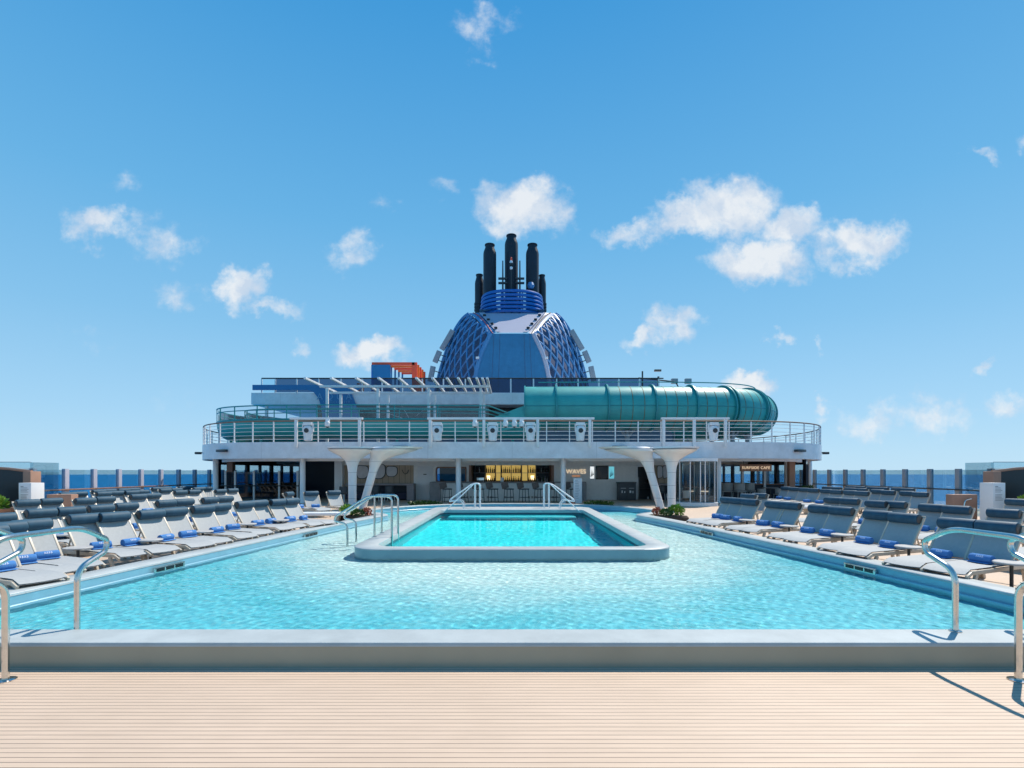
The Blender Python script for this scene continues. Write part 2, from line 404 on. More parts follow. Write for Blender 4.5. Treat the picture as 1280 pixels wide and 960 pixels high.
def pool_floor_mat(name, c1, c2, ellipse=None, pale1=None, pale2=None):
    m = bpy.data.materials.new(name); m.use_nodes = True; nt = m.node_tree; L = nt.links
    p = nt.nodes['Principled BSDF']; p.inputs['Roughness'].default_value = .6
    tc = N(nt, 'ShaderNodeTexCoord')
    mp = N(nt, 'ShaderNodeMapping'); mp.inputs['Scale'].default_value = (24,24,24); L.new(tc.outputs['Object'], mp.inputs[0])
    wn = N(nt, 'ShaderNodeTexVoronoi'); wn.distance = 'CHEBYCHEV'; wn.inputs['Randomness'].default_value = .25; wn.inputs['Scale'].default_value = 1
    L.new(mp.outputs[0], wn.inputs['Vector'])
    sp = N(nt, 'ShaderNodeSeparateXYZ'); L.new(wn.outputs['Color'], sp.inputs[0])
    cm = N(nt, 'ShaderNodeMixRGB'); L.new(sp.outputs[0], cm.inputs[0]); cm.inputs[1].default_value = (*c1,1); cm.inputs[2].default_value = (*c2,1)
    col = cm.outputs[0]
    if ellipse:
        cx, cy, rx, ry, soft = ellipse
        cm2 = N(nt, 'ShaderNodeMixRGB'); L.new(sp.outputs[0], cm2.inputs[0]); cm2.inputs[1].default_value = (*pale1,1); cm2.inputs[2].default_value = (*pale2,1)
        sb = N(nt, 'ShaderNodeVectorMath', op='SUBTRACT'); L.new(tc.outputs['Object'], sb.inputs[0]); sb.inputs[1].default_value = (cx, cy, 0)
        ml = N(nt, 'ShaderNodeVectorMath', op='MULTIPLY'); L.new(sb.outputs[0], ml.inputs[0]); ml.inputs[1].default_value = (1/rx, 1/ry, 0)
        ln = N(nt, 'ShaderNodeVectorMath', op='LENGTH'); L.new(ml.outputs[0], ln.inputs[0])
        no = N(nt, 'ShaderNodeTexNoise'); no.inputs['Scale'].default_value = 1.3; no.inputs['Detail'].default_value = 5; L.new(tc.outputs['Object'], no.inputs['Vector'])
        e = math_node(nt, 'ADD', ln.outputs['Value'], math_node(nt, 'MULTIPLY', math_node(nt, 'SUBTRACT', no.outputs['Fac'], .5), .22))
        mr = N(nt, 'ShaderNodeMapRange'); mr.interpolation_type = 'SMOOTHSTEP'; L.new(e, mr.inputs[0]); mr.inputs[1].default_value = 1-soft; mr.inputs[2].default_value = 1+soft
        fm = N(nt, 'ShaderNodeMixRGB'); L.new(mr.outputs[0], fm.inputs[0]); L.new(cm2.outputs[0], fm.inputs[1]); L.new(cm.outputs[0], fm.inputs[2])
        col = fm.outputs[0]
    L.new(col, p.inputs['Base Color'])
    return m

def water_mat(name, tint, scale, strength, gl=1.0):
    m = bpy.data.materials.new(name); m.use_nodes = True; nt = m.node_tree; L = nt.links; nt.nodes.clear()
    out = N(nt, 'ShaderNodeOutputMaterial'); tr = N(nt, 'ShaderNodeBsdfRefraction'); tp = N(nt, 'ShaderNodeBsdfTransparent')
    gls = N(nt, 'ShaderNodeBsdfGlossy')
    tc = N(nt, 'ShaderNodeTexCoord')
    n1 = N(nt, 'ShaderNodeTexNoise'); n1.inputs['Scale'].default_value = scale; n1.inputs['Detail'].default_value = 4; n1.inputs['Distortion'].default_value = .8
    mp = N(nt, 'ShaderNodeMapping'); mp.inputs['Scale'].default_value = (1.0, 1.35, 1); L.new(tc.outputs['Object'], mp.inputs[0]); L.new(mp.outputs[0], n1.inputs['Vector'])
    b = N(nt, 'ShaderNodeBump'); b.inputs['Strength'].default_value = strength; b.inputs['Distance'].default_value = .03
    L.new(n1.outputs['Fac'], b.inputs['Height'])
    tp.inputs[0].default_value = (*tint, 1)
    gls.inputs['Roughness'].default_value = .04; L.new(b.outputs[0], gls.inputs['Normal'])
    fr = N(nt, 'ShaderNodeFresnel'); fr.inputs[0].default_value = 1.33; L.new(b.outputs[0], fr.inputs['Normal'])
    mx = N(nt, 'ShaderNodeMixShader'); L.new(math_node(nt, 'MULTIPLY', fr.outputs[0], gl), mx.inputs[0]); L.new(tp.outputs[0], mx.inputs[1]); L.new(gls.outputs[0], mx.inputs[2])
    L.new(mx.outputs[0], out.inputs[0])
    return m

def real_water(name, tint, refl=.75):
    m = bpy.data.materials.new(name); m.use_nodes = True; nt = m.node_tree; L = nt.links; nt.nodes.clear()
    out = N(nt, 'ShaderNodeOutputMaterial'); g = N(nt, 'ShaderNodeBsdfRefraction'); g.inputs['IOR'].default_value = 1.33
    g.inputs['Roughness'].default_value = 0.0; g.inputs['Color'].default_value = (*tint, 1)
    gl = N(nt, 'ShaderNodeBsdfGlossy'); gl.inputs['Roughness'].default_value = .03
    fr = N(nt, 'ShaderNodeFresnel'); fr.inputs[0].default_value = 1.33
    mx = N(nt, 'ShaderNodeMixShader'); L.new(math_node(nt, 'MULTIPLY', fr.outputs[0], refl), mx.inputs[0]); L.new(g.outputs[0], mx.inputs[1]); L.new(gl.outputs[0], mx.inputs[2])
    L.new(mx.outputs[0], out.inputs[0])
    return m
def wave_sheet(name, poly, hole, z, m, cell, waves, bbox):
    import numpy as np
    x0, x1, y0, y1 = bbox
    nx, ny = int((x1-x0)/cell)+1, int((y1-y0)/cell)+1
    xs = np.linspace(x0, x1, nx); ys = np.linspace(y0, y1, ny); XX, YY = np.meshgrid(xs, ys)
    def inside(P, A, B):
        r = np.zeros(A.shape, bool); n = len(P)
        for i in range(n):
            ax, ay = P[i]; bx, by = P[(i+1) % n]
            if ay == by: continue
            c = ((ay > B) != (by > B)) & (A < (bx-ax)*(B-ay)/(by-ay)+ax); r ^= c
        return r
    ok = inside(poly, XX, YY)
    if hole: ok &= ~inside(hole, XX, YY)
    cellok = ok[:-1,:-1] & ok[1:,:-1] & ok[:-1,1:] & ok[1:,1:]
    H = np.zeros(XX.shape)
    rng = np.random.RandomState(5)
    for (lam, slope, k) in waves:
        for _ in range(k):
            th = rng.uniform(0, 2*np.pi); l = lam*rng.uniform(.75, 1.35); q = 2*np.pi/l
            ph = rng.uniform(0, 6.28)
            wob = .8*np.sin(.9*XX/lam*.35+rng.uniform(0,6))+.8*np.sin(.8*YY/lam*.35+rng.uniform(0,6))
            H += slope/q*np.sin(q*(np.cos(th)*XX+np.sin(th)*YY)+ph+wob)
    idx = -np.ones(XX.shape, int); use = np.zeros(XX.shape, bool)
    use[:-1,:-1] |= cellok; use[1:,:-1] |= cellok; use[:-1,1:] |= cellok; use[1:,1:] |= cellok
    idx[use] = np.arange(use.sum())
    co = np.stack([XX[use], YY[use], H[use]+z], 1)
    jj, ii = np.nonzero(cellok)
    F4 = np.stack([idx[jj,ii], idx[jj,ii+1], idx[jj+1,ii+1], idx[jj+1,ii]], 1)
    me = bpy.data.meshes.new(name); nf = len(F4)
    me.vertices.add(len(co)); me.vertices.foreach_set('co', co.ravel())
    me.loops.add(nf*4); me.loops.foreach_set('vertex_index', F4.ravel().astype(np.int32))
    me.polygons.add(nf); me.polygons.foreach_set('loop_start', np.arange(0, nf*4, 4, dtype=np.int32))
    me.polygons.foreach_set('use_smooth', np.ones(nf, bool))
    me.update(calc_edges=True); me.validate(); me.materials.append(m)
    o = bpy.data.objects.new(name, me); COL.objects.link(o); o['kind'] = 'structure'
    o.cycles.is_caustics_caster = True
    return o

def sea_mat():
    m = bpy.data.materials.new('sea_water'); m.use_nodes = True; nt = m.node_tree; L = nt.links
    p = nt.nodes['Principled BSDF']; p.inputs['Roughness'].default_value = .55
    p.inputs['Specular IOR Level'].default_value = .12
    tc = N(nt, 'ShaderNodeTexCoord')
    no = N(nt, 'ShaderNodeTexNoise'); no.inputs['Scale'].default_value = .012; no.inputs['Detail'].default_value = 8; L.new(tc.outputs['Object'], no.inputs['Vector'])
    cr = N(nt, 'ShaderNodeMixRGB'); L.new(no.outputs['Fac'], cr.inputs[0]); cr.inputs[1].default_value = (.006,.15,.36,1); cr.inputs[2].default_value = (.014,.21,.44,1)
    L.new(cr.outputs[0], p.inputs['Base Color'])
    n2 = N(nt, 'ShaderNodeTexNoise'); n2.inputs['Scale'].default_value = .08; n2.inputs['Detail'].default_value = 6; L.new(tc.outputs['Object'], n2.inputs['Vector'])
    b = N(nt, 'ShaderNodeBump'); b.inputs['Strength'].default_value = .4; b.inputs['Distance'].default_value = 3; L.new(n2.outputs['Fac'], b.inputs['Height']); L.new(b.outputs[0], p.inputs['Normal'])
    return m

def wood_mat():
    m = bpy.data.materials.new('wood_cladding'); m.use_nodes = True; nt = m.node_tree; L = nt.links
    p = nt.nodes['Principled BSDF']; p.inputs['Roughness'].default_value = .6
    tc = N(nt, 'ShaderNodeTexCoord'); sep = N(nt, 'ShaderNodeSeparateXYZ'); L.new(tc.outputs['Object'], sep.inputs[0])
    fr = math_node(nt, 'FRACT', math_node(nt, 'DIVIDE', sep.outputs[0], .33))
    g = math_node(nt, 'GREATER_THAN', fr, .06)
    mp = N(nt, 'ShaderNodeMapping'); mp.inputs['Scale'].default_value = (14, 14, .8); L.new(tc.outputs['Object'], mp.inputs[0])
    no = N(nt, 'ShaderNodeTexNoise'); no.inputs['Scale'].default_value = 1; no.inputs['Detail'].default_value = 5; L.new(mp.outputs[0], no.inputs['Vector'])
    cr = N(nt, 'ShaderNodeMixRGB'); L.new(no.outputs['Fac'], cr.inputs[0]); cr.inputs[1].default_value = (.36,.27,.19,1); cr.inputs[2].default_value = (.52,.41,.30,1)
    gm = N(nt, 'ShaderNodeMixRGB'); L.new(g, gm.inputs[0]); gm.inputs[1].default_value = (.15,.11,.08,1); L.new(cr.outputs[0], gm.inputs[2])
    L.new(gm.outputs[0], p.inputs['Base Color'])
    return m
M_woodw = wood_mat()

# ------------------------------------------------------------------ sea, hull, decks, pool
mb = MB(); nseg = 96
mb.add([(13000*math.cos(2*math.pi*i/nseg), 13000*math.sin(2*math.pi*i/nseg), -55) for i in range(nseg)], [tuple(range(nseg))])
mb.build('sea', sea_mat(), kind='structure')
DX = 20.75
MB().bx(-DX, DX, -10, 75, -18, -1.7).build('hull', M_hull, kind='structure')

ZC, ZW = .209, .04
half = [(4.25,16.7),(4.1,17.15),(4.45,17.75),(5.1,18.5),(5.3,19.4),(4.85,20.6),(3.6,22.0),(1.8,22.85)]
rt = smooth_poly([(5.45,9.3),(4.75,14.2)]+half+[(0,23.05)], 2)
rt = [(6.1,4.69),(5.78,7.0)]+rt
outl = [(-x, y) for x, y in reversed(rt[:-1])]
INNER = rt+outl                       # counter clockwise, starts at the front right corner
OUTER = offset(INNER, .40)
OUTER[0] = (6.5, 4.30); OUTER[-1] = (-6.5, 4.30)

def fill(name, outer, holes, z, m, kind='structure'):
    bm = bmesh.new()
    for loop in [outer]+holes:
        vs = [bm.verts.new((x, y, z)) for x, y in loop]
        for i in range(len(vs)): bm.edges.new((vs[i], vs[(i+1) % len(vs)]))
    bmesh.ops.triangle_fill(bm, edges=list(bm.edges), use_beauty=True, use_dissolve=False)
    for f in bm.faces:
        if f.normal.z < 0: f.normal_flip()
    me = bpy.data.meshes.new(name); bm.to_mesh(me); bm.free(); me.materials.append(m)
    o = bpy.data.objects.new(name, me); COL.objects.link(o)
    if kind: o['kind'] = kind
    return o
fill('deck', [(-DX,-9.9),(DX,-9.9),(DX,74),(-DX,74)], [offset(INNER, .2)], 0.0, M_plank)

def ring_mesh(inner, outer, zt, zo, zi, bev=.02):
    """coping: outer face, rounded top edges, inner lip"""
    mb = MB(); n = len(inner)
    prof = []
    for i in range(n):
        a, b = V(inner[i]), V(outer[i]); t = (b-a).normalized()
        a1, b1 = a+t*bev, b-t*bev
        prof.append([(b.x,b.y,zo),(b.x,b.y,zt-bev),(b1.x,b1.y,zt),(a1.x,a1.y,zt),(a.x,a.y,zt-bev),(a.x,a.y,zi)])
    prof.append(prof[0])
    return mb.grid(prof)
def wall_strip(poly, z0, z1):
    mb = MB(); n = len(poly)
    return mb.grid([[(p[0],p[1],z0),(p[0],p[1],z1)] for p in poly+[poly[0]]])

M_tilew = mat('pool_wall_tile', (.22,.44,.54), .3, var=.06, scale=5)
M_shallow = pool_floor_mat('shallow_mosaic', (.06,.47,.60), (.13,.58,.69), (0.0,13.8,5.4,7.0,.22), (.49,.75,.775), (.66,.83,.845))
pb = thing('swimming_pool', 'wide shallow pool with raised pale grey coping around the smaller raised pool', 'swimming pool', (0,13,0))
pb.location = (0,0,0)
ring_mesh(INNER, OUTER, ZC, ZC-.03, ZC-.035).build('coping', M_cope, pb, sharp=50)
M_side_shade = mat('basin_side_shade', (.31,.30,.235), .35, var=.07, scale=1.5)  # darker than the coping: shade on the outer face is painted in
wall_strip(offset(OUTER, -.006), -.05, ZC-.01).build('outer_wall', M_side_shade, pb)
wall_strip(offset(INNER, .004), -.42, ZC-.01).build('wall', M_tilew, pb)
led = offset(INNER, -.05)
ring_mesh(led, offset(INNER, .0), .075, -.19, -.19, .008).build('ledge', M_tilew, pb)
CO = 3.03; CI = 2.62
def rrect(x0, x1, y0, y1, r, n=8):
    pts = []
    for cx, cy, a0 in ((x1-r,y0+r,-90),(x1-r,y1-r,0),(x0+r,y1-r,90),(x0+r,y0+r,180)):
        for k in range(n+1):
            a = R(a0+90*k/n); pts.append((cx+r*math.cos(a), cy+r*math.sin(a)))
    return pts
C_OUT = rrect(-CO-.05, CO+.05, 9.46, 20.9, .62)
C_IN = rrect(-CI-.03, CI+.03, 9.83, 19.3, .40)
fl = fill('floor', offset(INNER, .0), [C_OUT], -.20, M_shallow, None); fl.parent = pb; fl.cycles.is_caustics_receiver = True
# far entry steps of the shallow pool
MB().bx(-1.9, 1.9, 21.6, 22.6, -.195, -.06).build('step', M_tilew, pb, bevel=.02)
# skimmer grilles in the coping wall
for sx, y0 in ((1, 8.2), (1, 12.9), (-1, 12.6), (-1, 8.3)):
    xa = 6.1-(y0-4.69)*.1415
    th = math.atan2(.1415, 1)*sx
    g = thing('skimmer_grille', 'chrome skimmer grille with three dark slots set in the %s pool wall %s' % ('right' if sx > 0 else 'left', 'nearer the camera' if y0 < 10 else 'farther along'), 'grille', (sx*(xa-.035), y0, .10), th)
    MB().box((0,0,0), (.03,.62,.09)).build('frame', M_steel, g, bevel=.006)
    for k in (-1,0,1): MB().box((-sx*.018,k*.19,0), (.01,.15,.055)).build('slot', M_black, g)
M_wat = water_mat('shallow_water', (.80,.95,.97), 7.0, .55)
M_wat2 = water_mat('deep_water', (.50,.93,.95), 6.0, .5)
wave_sheet('pool_water', offset(INNER, .2), offset(C_OUT, -.18), ZW, real_water('shallow_water', (.95,1.0,1.0), .8), .032,
           [(.6,.009,4),(.24,.013,8),(.115,.024,14)], (-6.5,6.5,4.4,23.4))
cp = thing('raised_pool', 'raised rectangular pool of bright turquoise water with rounded pale grey rim', 'swimming pool', (0,0,0))
def match_ring(a, b): return a, b
ring_mesh(C_IN, C_OUT, .215, .19, .10).build('rim', M_cope, cp, sharp=50)
wall_strip(offset(C_OUT, -.006), -.34, .205).build('outer_wall', mat('rim_side_shade', (.17,.31,.36), .35, var=.06, scale=1.5), cp)  # shade on the rim's outer face put into its colour
M_deepw = mat('deep_wall', (.04,.46,.54), .3, var=.06, scale=4)
M_deepf = pool_floor_mat('deep_mosaic', (.003,.64,.73), (.01,.70,.78))
M_line = mat('waterline_tile', (.03,.06,.10), .3, var=.2, scale=30)
wall_strip(offset(C_IN, .004), -1.15, .205).build('wall', M_deepw, cp).cycles.is_caustics_receiver = True
wall_strip(offset(C_IN, -.003), .03, .098).build('waterline_band', M_line, cp)
fl = fill('floor', offset(C_IN, .01), [], -1.1, M_deepf, None); fl.parent = cp; fl.cycles.is_caustics_receiver = True
MB().bx(-2.3, 2.3, 18.3, 19.28, -1.09, -.25).build('step', M_deepw, cp, bevel=.02).cycles.is_caustics_receiver = True
wave_sheet('raised_pool_water', offset(C_IN, .15), None, .045, real_water('deep_water', (.86,1.0,1.0), .45), .04,
           [(.5,.005,4),(.25,.007,8),(.13,.010,10)], (-3.0,3.0,9.6,19.6))
for sgn, nm in ((-1,'left'),(1,'right')):
    MB().bx(sgn*1.1-.14, sgn*1.1+.14, 9.445, 9.47, -.02, .02)
# ------------------------------------------------------------------ hand rails
def rail_tube(pts, r=.024, it=3, n=10):
    # rounded corners on a polyline, corners cut with a fixed radius
    P = [V(p) for p in pts]; out = [P[0]]
    for i in range(1, len(P)-1):
        a, b, c = P[i-1], P[i], P[i+1]
        k = min(.12, (b-a).length*.45, (c-b).length*.45)
        p0 = b+(a-b).normalized()*k; p2 = b+(c-b).normalized()*k
        for s in range(7):
            t = s/6; out.append(p0*(1-t)**2+b*2*t*(1-t)+p2*t*t)
    out.append(P[-1])
    return MB().tube(out, r, n)
def flange(mb, p, r=.05): return mb.lathe([(r,0),(r,.008),(r*.8,.014)], p, 14)

for sx, side in ((-1,'left'),(1,'right')):
    for xx, which in ((4.0,'inner'),(4.83,'outer')):
        t = thing('pool_handrail', 'polished steel S-shaped handrail over the pool front wall, %s one of the %s pair' % (which, side), 'handrail', (sx*xx, 4.62, 0), 0, 'steel handrails over the pool front wall')
        yb = 0 if sx > 0 else .09
        zb = ZC if sx > 0 else -.2
        yd = -.575
        rail_tube([(0,yb,zb),(0,yb,.75),(0,yb+.33,.87),(0,yb+.35,.98),(0,yb+.04,1.13),(0,yd-.06,1.13),(0,yd-.36,.97),(0,yd-.34,.86),(0,yd,.76),(0,yd,0)], .025).build('rail', M_steel, t)
        flange(MB(), (0,yd,0), .07).build('flange', M_steel, t)
        if sx > 0: flange(MB(), (0,yb,ZC)).build('flange', M_steel, t)
# rails across the near left corner of the raised pool
for i, (y, dx) in enumerate(((11.25, 0.0), (11.95, -.02))):
    t = thing('pool_handrail', 'steel handrail stepping over the left rim of the raised pool, %s of two' % ('nearer' if i == 0 else 'farther'), 'handrail', (-3.0+dx, y, 0), 0, 'steel handrails on the left rim of the raised pool')
    rail_tube([(-.62,0,-.34),(-.62,0,.50),(-.90,0,.56),(-.88,0,.66),(-.16,0,1.11),(.36,0,1.10),(.36,0,-.3)], .024).build('rail', M_steel, t)
    MB().tube([(-.02,0,.215),(-.02,0,1.09)], .022, 10).build('post', M_steel, t)
    mb = MB(); flange(mb, (-.02,0,.215)); mb.build('flange', M_steel, t)
# stair rails at the bar end of the raised pool
for sx, side in ((-1,'left'),(1,'right')):
    for j, yy in enumerate((20.1, 20.65)):
        t = thing('stair_handrail', 'white steel stair handrail at the bar end of the raised pool, %s side, %s one' % (side, ('nearer','farther')[j]), 'handrail', (sx*1.45, yy, 0), 0, 'stair rails at the bar end of the raised pool')
        x1 = sx*.95
        rail_tube([(-sx*.18,0,.215),(-sx*.18,0,1.18),(sx*.10,0,1.18),(x1*.95,-.5,.60),(x1*1.0,-.55,.50),(sx*.55,-.35,.55),(sx*.45,-.3,.42),(sx*.42,-.3,.215)], .022).build('rail', M_white, t)
        MB().tube([(sx*.02,0,.215),(sx*.02,0,1.17)], .02, 10).build('post', M_white, t)
        if j == 0:
            rail_tube([(sx*.05,-.04,1.16),(sx*.8,-.7,.42),(sx*1.35,-1.1,-.1)], .02).build('sloping_rail', M_white, t)

# ------------------------------------------------------------------ loungers
def make_lounger():
    t = thing('sun_lounger', 'lounger', 'sun lounger')
    w = .27; hx, hz = -.17, .31
    ang = R(56); L_ = .655; tx, tz = hx-L_*math.cos(ang), hz+L_*math.sin(ang)
    mb = MB()
    for s in (-1, 1):
        mb.bar((-.58, s*w, hz-.035), (.80, s*w, hz-.035), .034, .055)
        mb.bar((.80, s*w, hz-.035), (.905, s*w, hz-.085), .034, .045)
    for x in (-.56, .1, .76): mb.box((x,0,hz-.045), (.035, 2*w-.03, .03))
    mb.build('frame', M_beige, t, bevel=.005)
    mb = MB()
    for s in (-1, 1): mb.bar((hx, s*(w-.0), hz), (tx, s*(w-.0), tz), .03, .04)
    mb.bar((tx, -w-.012, tz), (tx, w+.012, tz), .035, .035)
    for s in (-1, 1): mb.bar((hx-.36*math.cos(ang), s*(w-.05), hz+.36*math.sin(ang)-.02), (-.52, s*(w-.05), hz-.05), .02, .02)
    bfr = mb.build('back_frame', M_beige, t, bevel=.004)
    for x in (-.51, .68):
        for s in (-1, 1):
            MB().bar((x, s*w, hz-.06), (x+(.10 if x > 0 else -.06), s*w, 0), .034, .06).build('leg', M_beige, t, bevel=.004)
    # slings: gently sagging cloth with thickness
    rows = []
    for i in range(9):
        x = hx+.02+(.895-hx)*i/8
        z = hz+.012-(.05*max(0, (x-.78)/.12) if x > .78 else 0)
        rows.append([(x, y*(w-.014), z-.012*(1-y*y)) for y in (-1,-.5,0,.5,1)])
    mb = MB(); mb.grid(rows); b = [[(x,y,z-.012) for x,y,z in r] for r in rows]; mb.grid(b)
    mb.build('seat_sling', M_mesh, t, fix=False)
    rows = []
    nx, nz = math.sin(ang), math.cos(ang)
    for i in range(7):
        k = .02+(L_-.03)*i/6
        rows.append([(hx-k*math.cos(ang)+nx*(.014-.016*(1-y*y)), y*(w-.016), hz+k*math.sin(ang)+nz*(.014-.016*(1-y*y))) for y in (-1,-.5,0,.5,1)])
    mb = MB(); mb.grid(rows); mb.grid([[(x-nx*.012,y,z-nz*.012) for x,y,z in r] for r in rows]); mb.build('back_sling', M_mesh, bfr, fix=False)
    k = L_-.085; c = V((hx-k*math.cos(ang)+nx*.07, 0, hz+k*math.sin(ang)+nz*.07))
    M = Matrix.Rotation(R(-90), 3, 'X')
    mb = MB(); mb.lathe([(.03,-.255),(.072,-.253),(.088,-.242),(.093,-.225),(.093,0),(.093,.225),(.088,.242),(.072,.253),(.03,.255)], c, 18, M)
    mb.build('bolster', M_bol, bfr)
    for e in (-1, 1): MB().lathe([(.004,-.003),(.07,-.003),(.078,.0),(.07,.003),(.004,.003)], (c.x, e*.2545, c.z), 16, M).build('end_cap', M_dark, bfr)
    return t
def make_towel():
    t = thing('rolled_towel', 'towel', 'towel')
    M = Matrix.Rotation(R(-90), 3, 'X')
    mb = MB(); mb.lathe([(.02,-.17),(.05,-.172),(.066,-.165),(.07,-.15),(.071,0),(.07,.15),(.066,.165),(.05,.172),(.02,.17)], (0,0,.07), 16, M)
    for e in (-1, 1):
        sp = [(.012*(.5+a/4)*math.cos(a)*1.3, e*.172, .07+.012*(.5+a/4)*math.sin(a)*1.3) for a in [i*.5 for i in range(26)]]
        mb.tube(sp, .004, 5)
    mb.add([(.02,-.168,.004),(.115,-.165,.002),(.115,.165,.002),(.02,.168,.004),(.02,-.168,.02),(.11,-.165,.012),(.11,.165,.012),(.02,.168,.02)],
           [(0,1,2,3),(4,5,6,7),(0,1,5,4),(1,2,6,5),(2,3,7,6)])
    trl = mb.build('towel_roll', M_towel, t)
    mb = MB()
    for j in range(4):      # woven emblem, strokes wrapping the roll
        y = -.045+j*.03
        for a0, a1, dy in ((20,52,.012),(52,24,.020)):
            pts = []
            for q in range(4):
                a = R(a0+(a1-a0)*q/3); pts.append((.0725*math.cos(a), y+dy*q/3, .07+.0725*math.sin(a)))
            mb.tube(pts, .0055, 4)
    mb.build('emblem', M_emb, trl)
    return t
def make_table():
    t = thing('side_table', 'table', 'side table')
    MB().lathe([(.02,0),(.19,0),(.2,.008),(.2,.022),(.19,.03),(.02,.03)], (0,0,.37), 20).build('table_top', M_table, t)
    MB().tube([(0,0,.01),(0,0,.37)], .022, 10).build('post', M_dark, t)
    MB().lathe([(.15,0),(.15,.012),(.03,.025)], (0,0,0), 18).build('base', M_dark, t)
    return t
P_L, P_T, P_S = make_lounger(), make_towel(), make_table()
def spot(px, py, z=.77):
    d = F*(HC-z)/(py-HY); return V((X(px, d), d, 0))
BX = .47       # bolster centre lies at local x = -BX
def lounger(px, py, ang, label, group, towel=None, tlabel='', table=None, tablabel='', pos=None):
    p = pos if pos is not None else spot(px, py)
    c, s = math.cos(ang), math.sin(ang)
    loc = V((p.x+c*BX, p.y+s*BX, 0))
    inst(P_L, loc, ang, label, group)
    if towel is not None:
        tl = loc+V((c*towel, s*towel, .322)); tw = inst(P_T, tl, ang+R(random.uniform(-13, 13)), tlabel, 'rolled blue towels on the loungers'); tw.scale = [random.uniform(.84,.95)]*3
    if table is not None:
        o = V((c*table[0]-s*table[1], s*table[0]+c*table[1], 0)); inst(P_S, loc+o, 0, tablabel, 'small tables beside the loungers')

def lay_row(side, rowname, pts, ang, towels, tables, group, desc, near='nearest the camera'):
    for i, (px, py) in enumerate(pts):
        nm = ORD[i]
        lb = '%s lounger, %s from the camera in the %s' % (desc, nm, rowname)
        tl = 'rolled blue towel on the %s lounger of the %s' % (nm, rowname)
        tb = 'small grey side table by the %s lounger of the %s' % (nm, rowname)
        lounger(px, py, ang+R(random.uniform(-2.0, 2.0)), lb, group, (-.02+random.uniform(-.02,.03)) if i in towels else None, tl,
                ((.06, -.38 if side < 0 else .38)) if i in tables else None, tb, spot(px, py, .79 if side < 0 else .735))
A_L = R(-20); A_R = R(202)
ALL = range(40)
lay_row(-1, 'left poolside row', [(-22,668),(4,662.5),(37,658.5),(104,650.5),(141,648),(187,644.5),(216,641.5),(252,638),(273.5,635.5),(304.5,632.3),(322,630.7),(346,629.2),(363,628)],
        A_L, ALL, (0,3,5,7,9,11), 'loungers in the left rows', 'white sling')
lay_row(-1, 'second left row', [(-5,650),(50,643),(87,640.5),(125,637.5),(156.5,634.5),(206.5,630.5),(229,629),(261.5,626.5),(280,625)],
        A_L, (1,2,4,5,6,7,8), (2,5), 'loungers in the left rows', 'white sling')
lay_row(-1, 'third left row', [(33.5,630),(63,628),(105.5,627.5),(130.5,625.5),(172,622),(190,620.8),(225,616.5),(242,615.8),(275,615),(290,614)],
        A_L, (4,5,8), (), 'loungers in the left rows', 'white sling')
lay_row(-1, 'fourth left row', [(84,619.6),(98,618.4),(129,618.4),(145,617.4),(164,616.8),(177,616),(206,614),(220,613.4),(247,612.2),(258,611.6)],
        A_L, (), (), 'loungers in the left rows', 'white sling')
lay_row(-1, 'farthest left row', [(123,615.6),(136,614.7),(154,613.8),(166,613.1),(196,612),(207,611.5),(228,610.6),(238,610.2)],
        A_L, (), (), 'loungers in the left rows', 'white sling')
lay_row(1, 'right poolside row', [(1378,680),(1248,666),(1199,661.5),(1132,653.5),(1100,649.7),(1053,643.7),(1027,641),(990,636.6),(970,635),(939,631.6),(923,630)],
        A_R, ALL, (0,1,3,5,7,9), 'loungers in the right rows', 'grey blue shaded sling')
lay_row(1, 'second right row', [(1318,655),(1256,647),(1197,642),(1166.5,639.5),(1120.5,635),(1096.5,634),(1063,630.5),(1043,629)],
        A_R, (0,1,2,3,5), (2,), 'loungers in the right rows', 'grey blue shaded sling')
lay_row(1, 'third right row', [(1273,631.5),(1078,619.6),(1064,618.5),(1046,617.5),(1034,616.5),(1018,615.5),(1006,614.5),(993,613.5),(983,612.6)],
        A_R, (3,4,5,7,8), (), 'loungers in the right rows', 'grey blue shaded sling')
lay_row(1, 'fourth right row', [(1151,621),(1135,619.5),(1111,618.3),(1098,617),(1077,615.2),(1064,614.4),(1046,613.2),(1035,612.5)],
        A_R, (), (1,), 'loungers in the right rows', 'grey blue shaded sling')
lay_row(1, 'farthest right row', [(1135.5,614.9),(1123,614.3),(1104,613.4),(1092,612.9),(1076,612),(1065,611.4)],
        A_R, (), (), 'loungers in the right rows', 'grey blue shaded sling')
# odd loungers turned another way near the bar
odd = [(360,619.5,R(-5),'single lounger with striped look bolster by the left restaurant column',0.0),
       (389,618.5,R(-50),'lounger angled toward the pool beside the left white column, blue towel on it',0.0),
       (417,617.5,R(-45),'pale lounger without towel at the foot of the left flared column',None),
       (912,627.5,R(205),'lounger seen edge on with a lit pillow, beside the round glass enclosure',0.0),
       (936,622.5,R(215),'lounger turned to the bar, left of two in front of the cafe chairs',None),
       (950,621.5,R(215),'lounger turned to the bar, right of two in front of the cafe chairs',None)]
for px, py, a, lb, tw in odd:
    lounger(px, py, a, lb, 'loungers near the bar', tw, 'rolled blue towel on the '+lb.split(',')[0])
# low white day bed slabs
for (px, py, sx, lb) in ((399, 641, 1, 'low white slab bench beside the left planter'), (1030, 633, -1, 'low pale slab bench among the right loungers')):
    p = spot(px, py, .3)
    t = thing('slab_bench', lb, 'bench', (p.x, p.y, 0), R(8*sx))
    MB().box((0,0,.27), (1.9,.6,.09)).build('seat', M_white, t, bevel=.02)
    for s in (-1, 1): MB().box((s*.6,0,.112), (.1,.45,.225)).build('leg', M_beige, t)

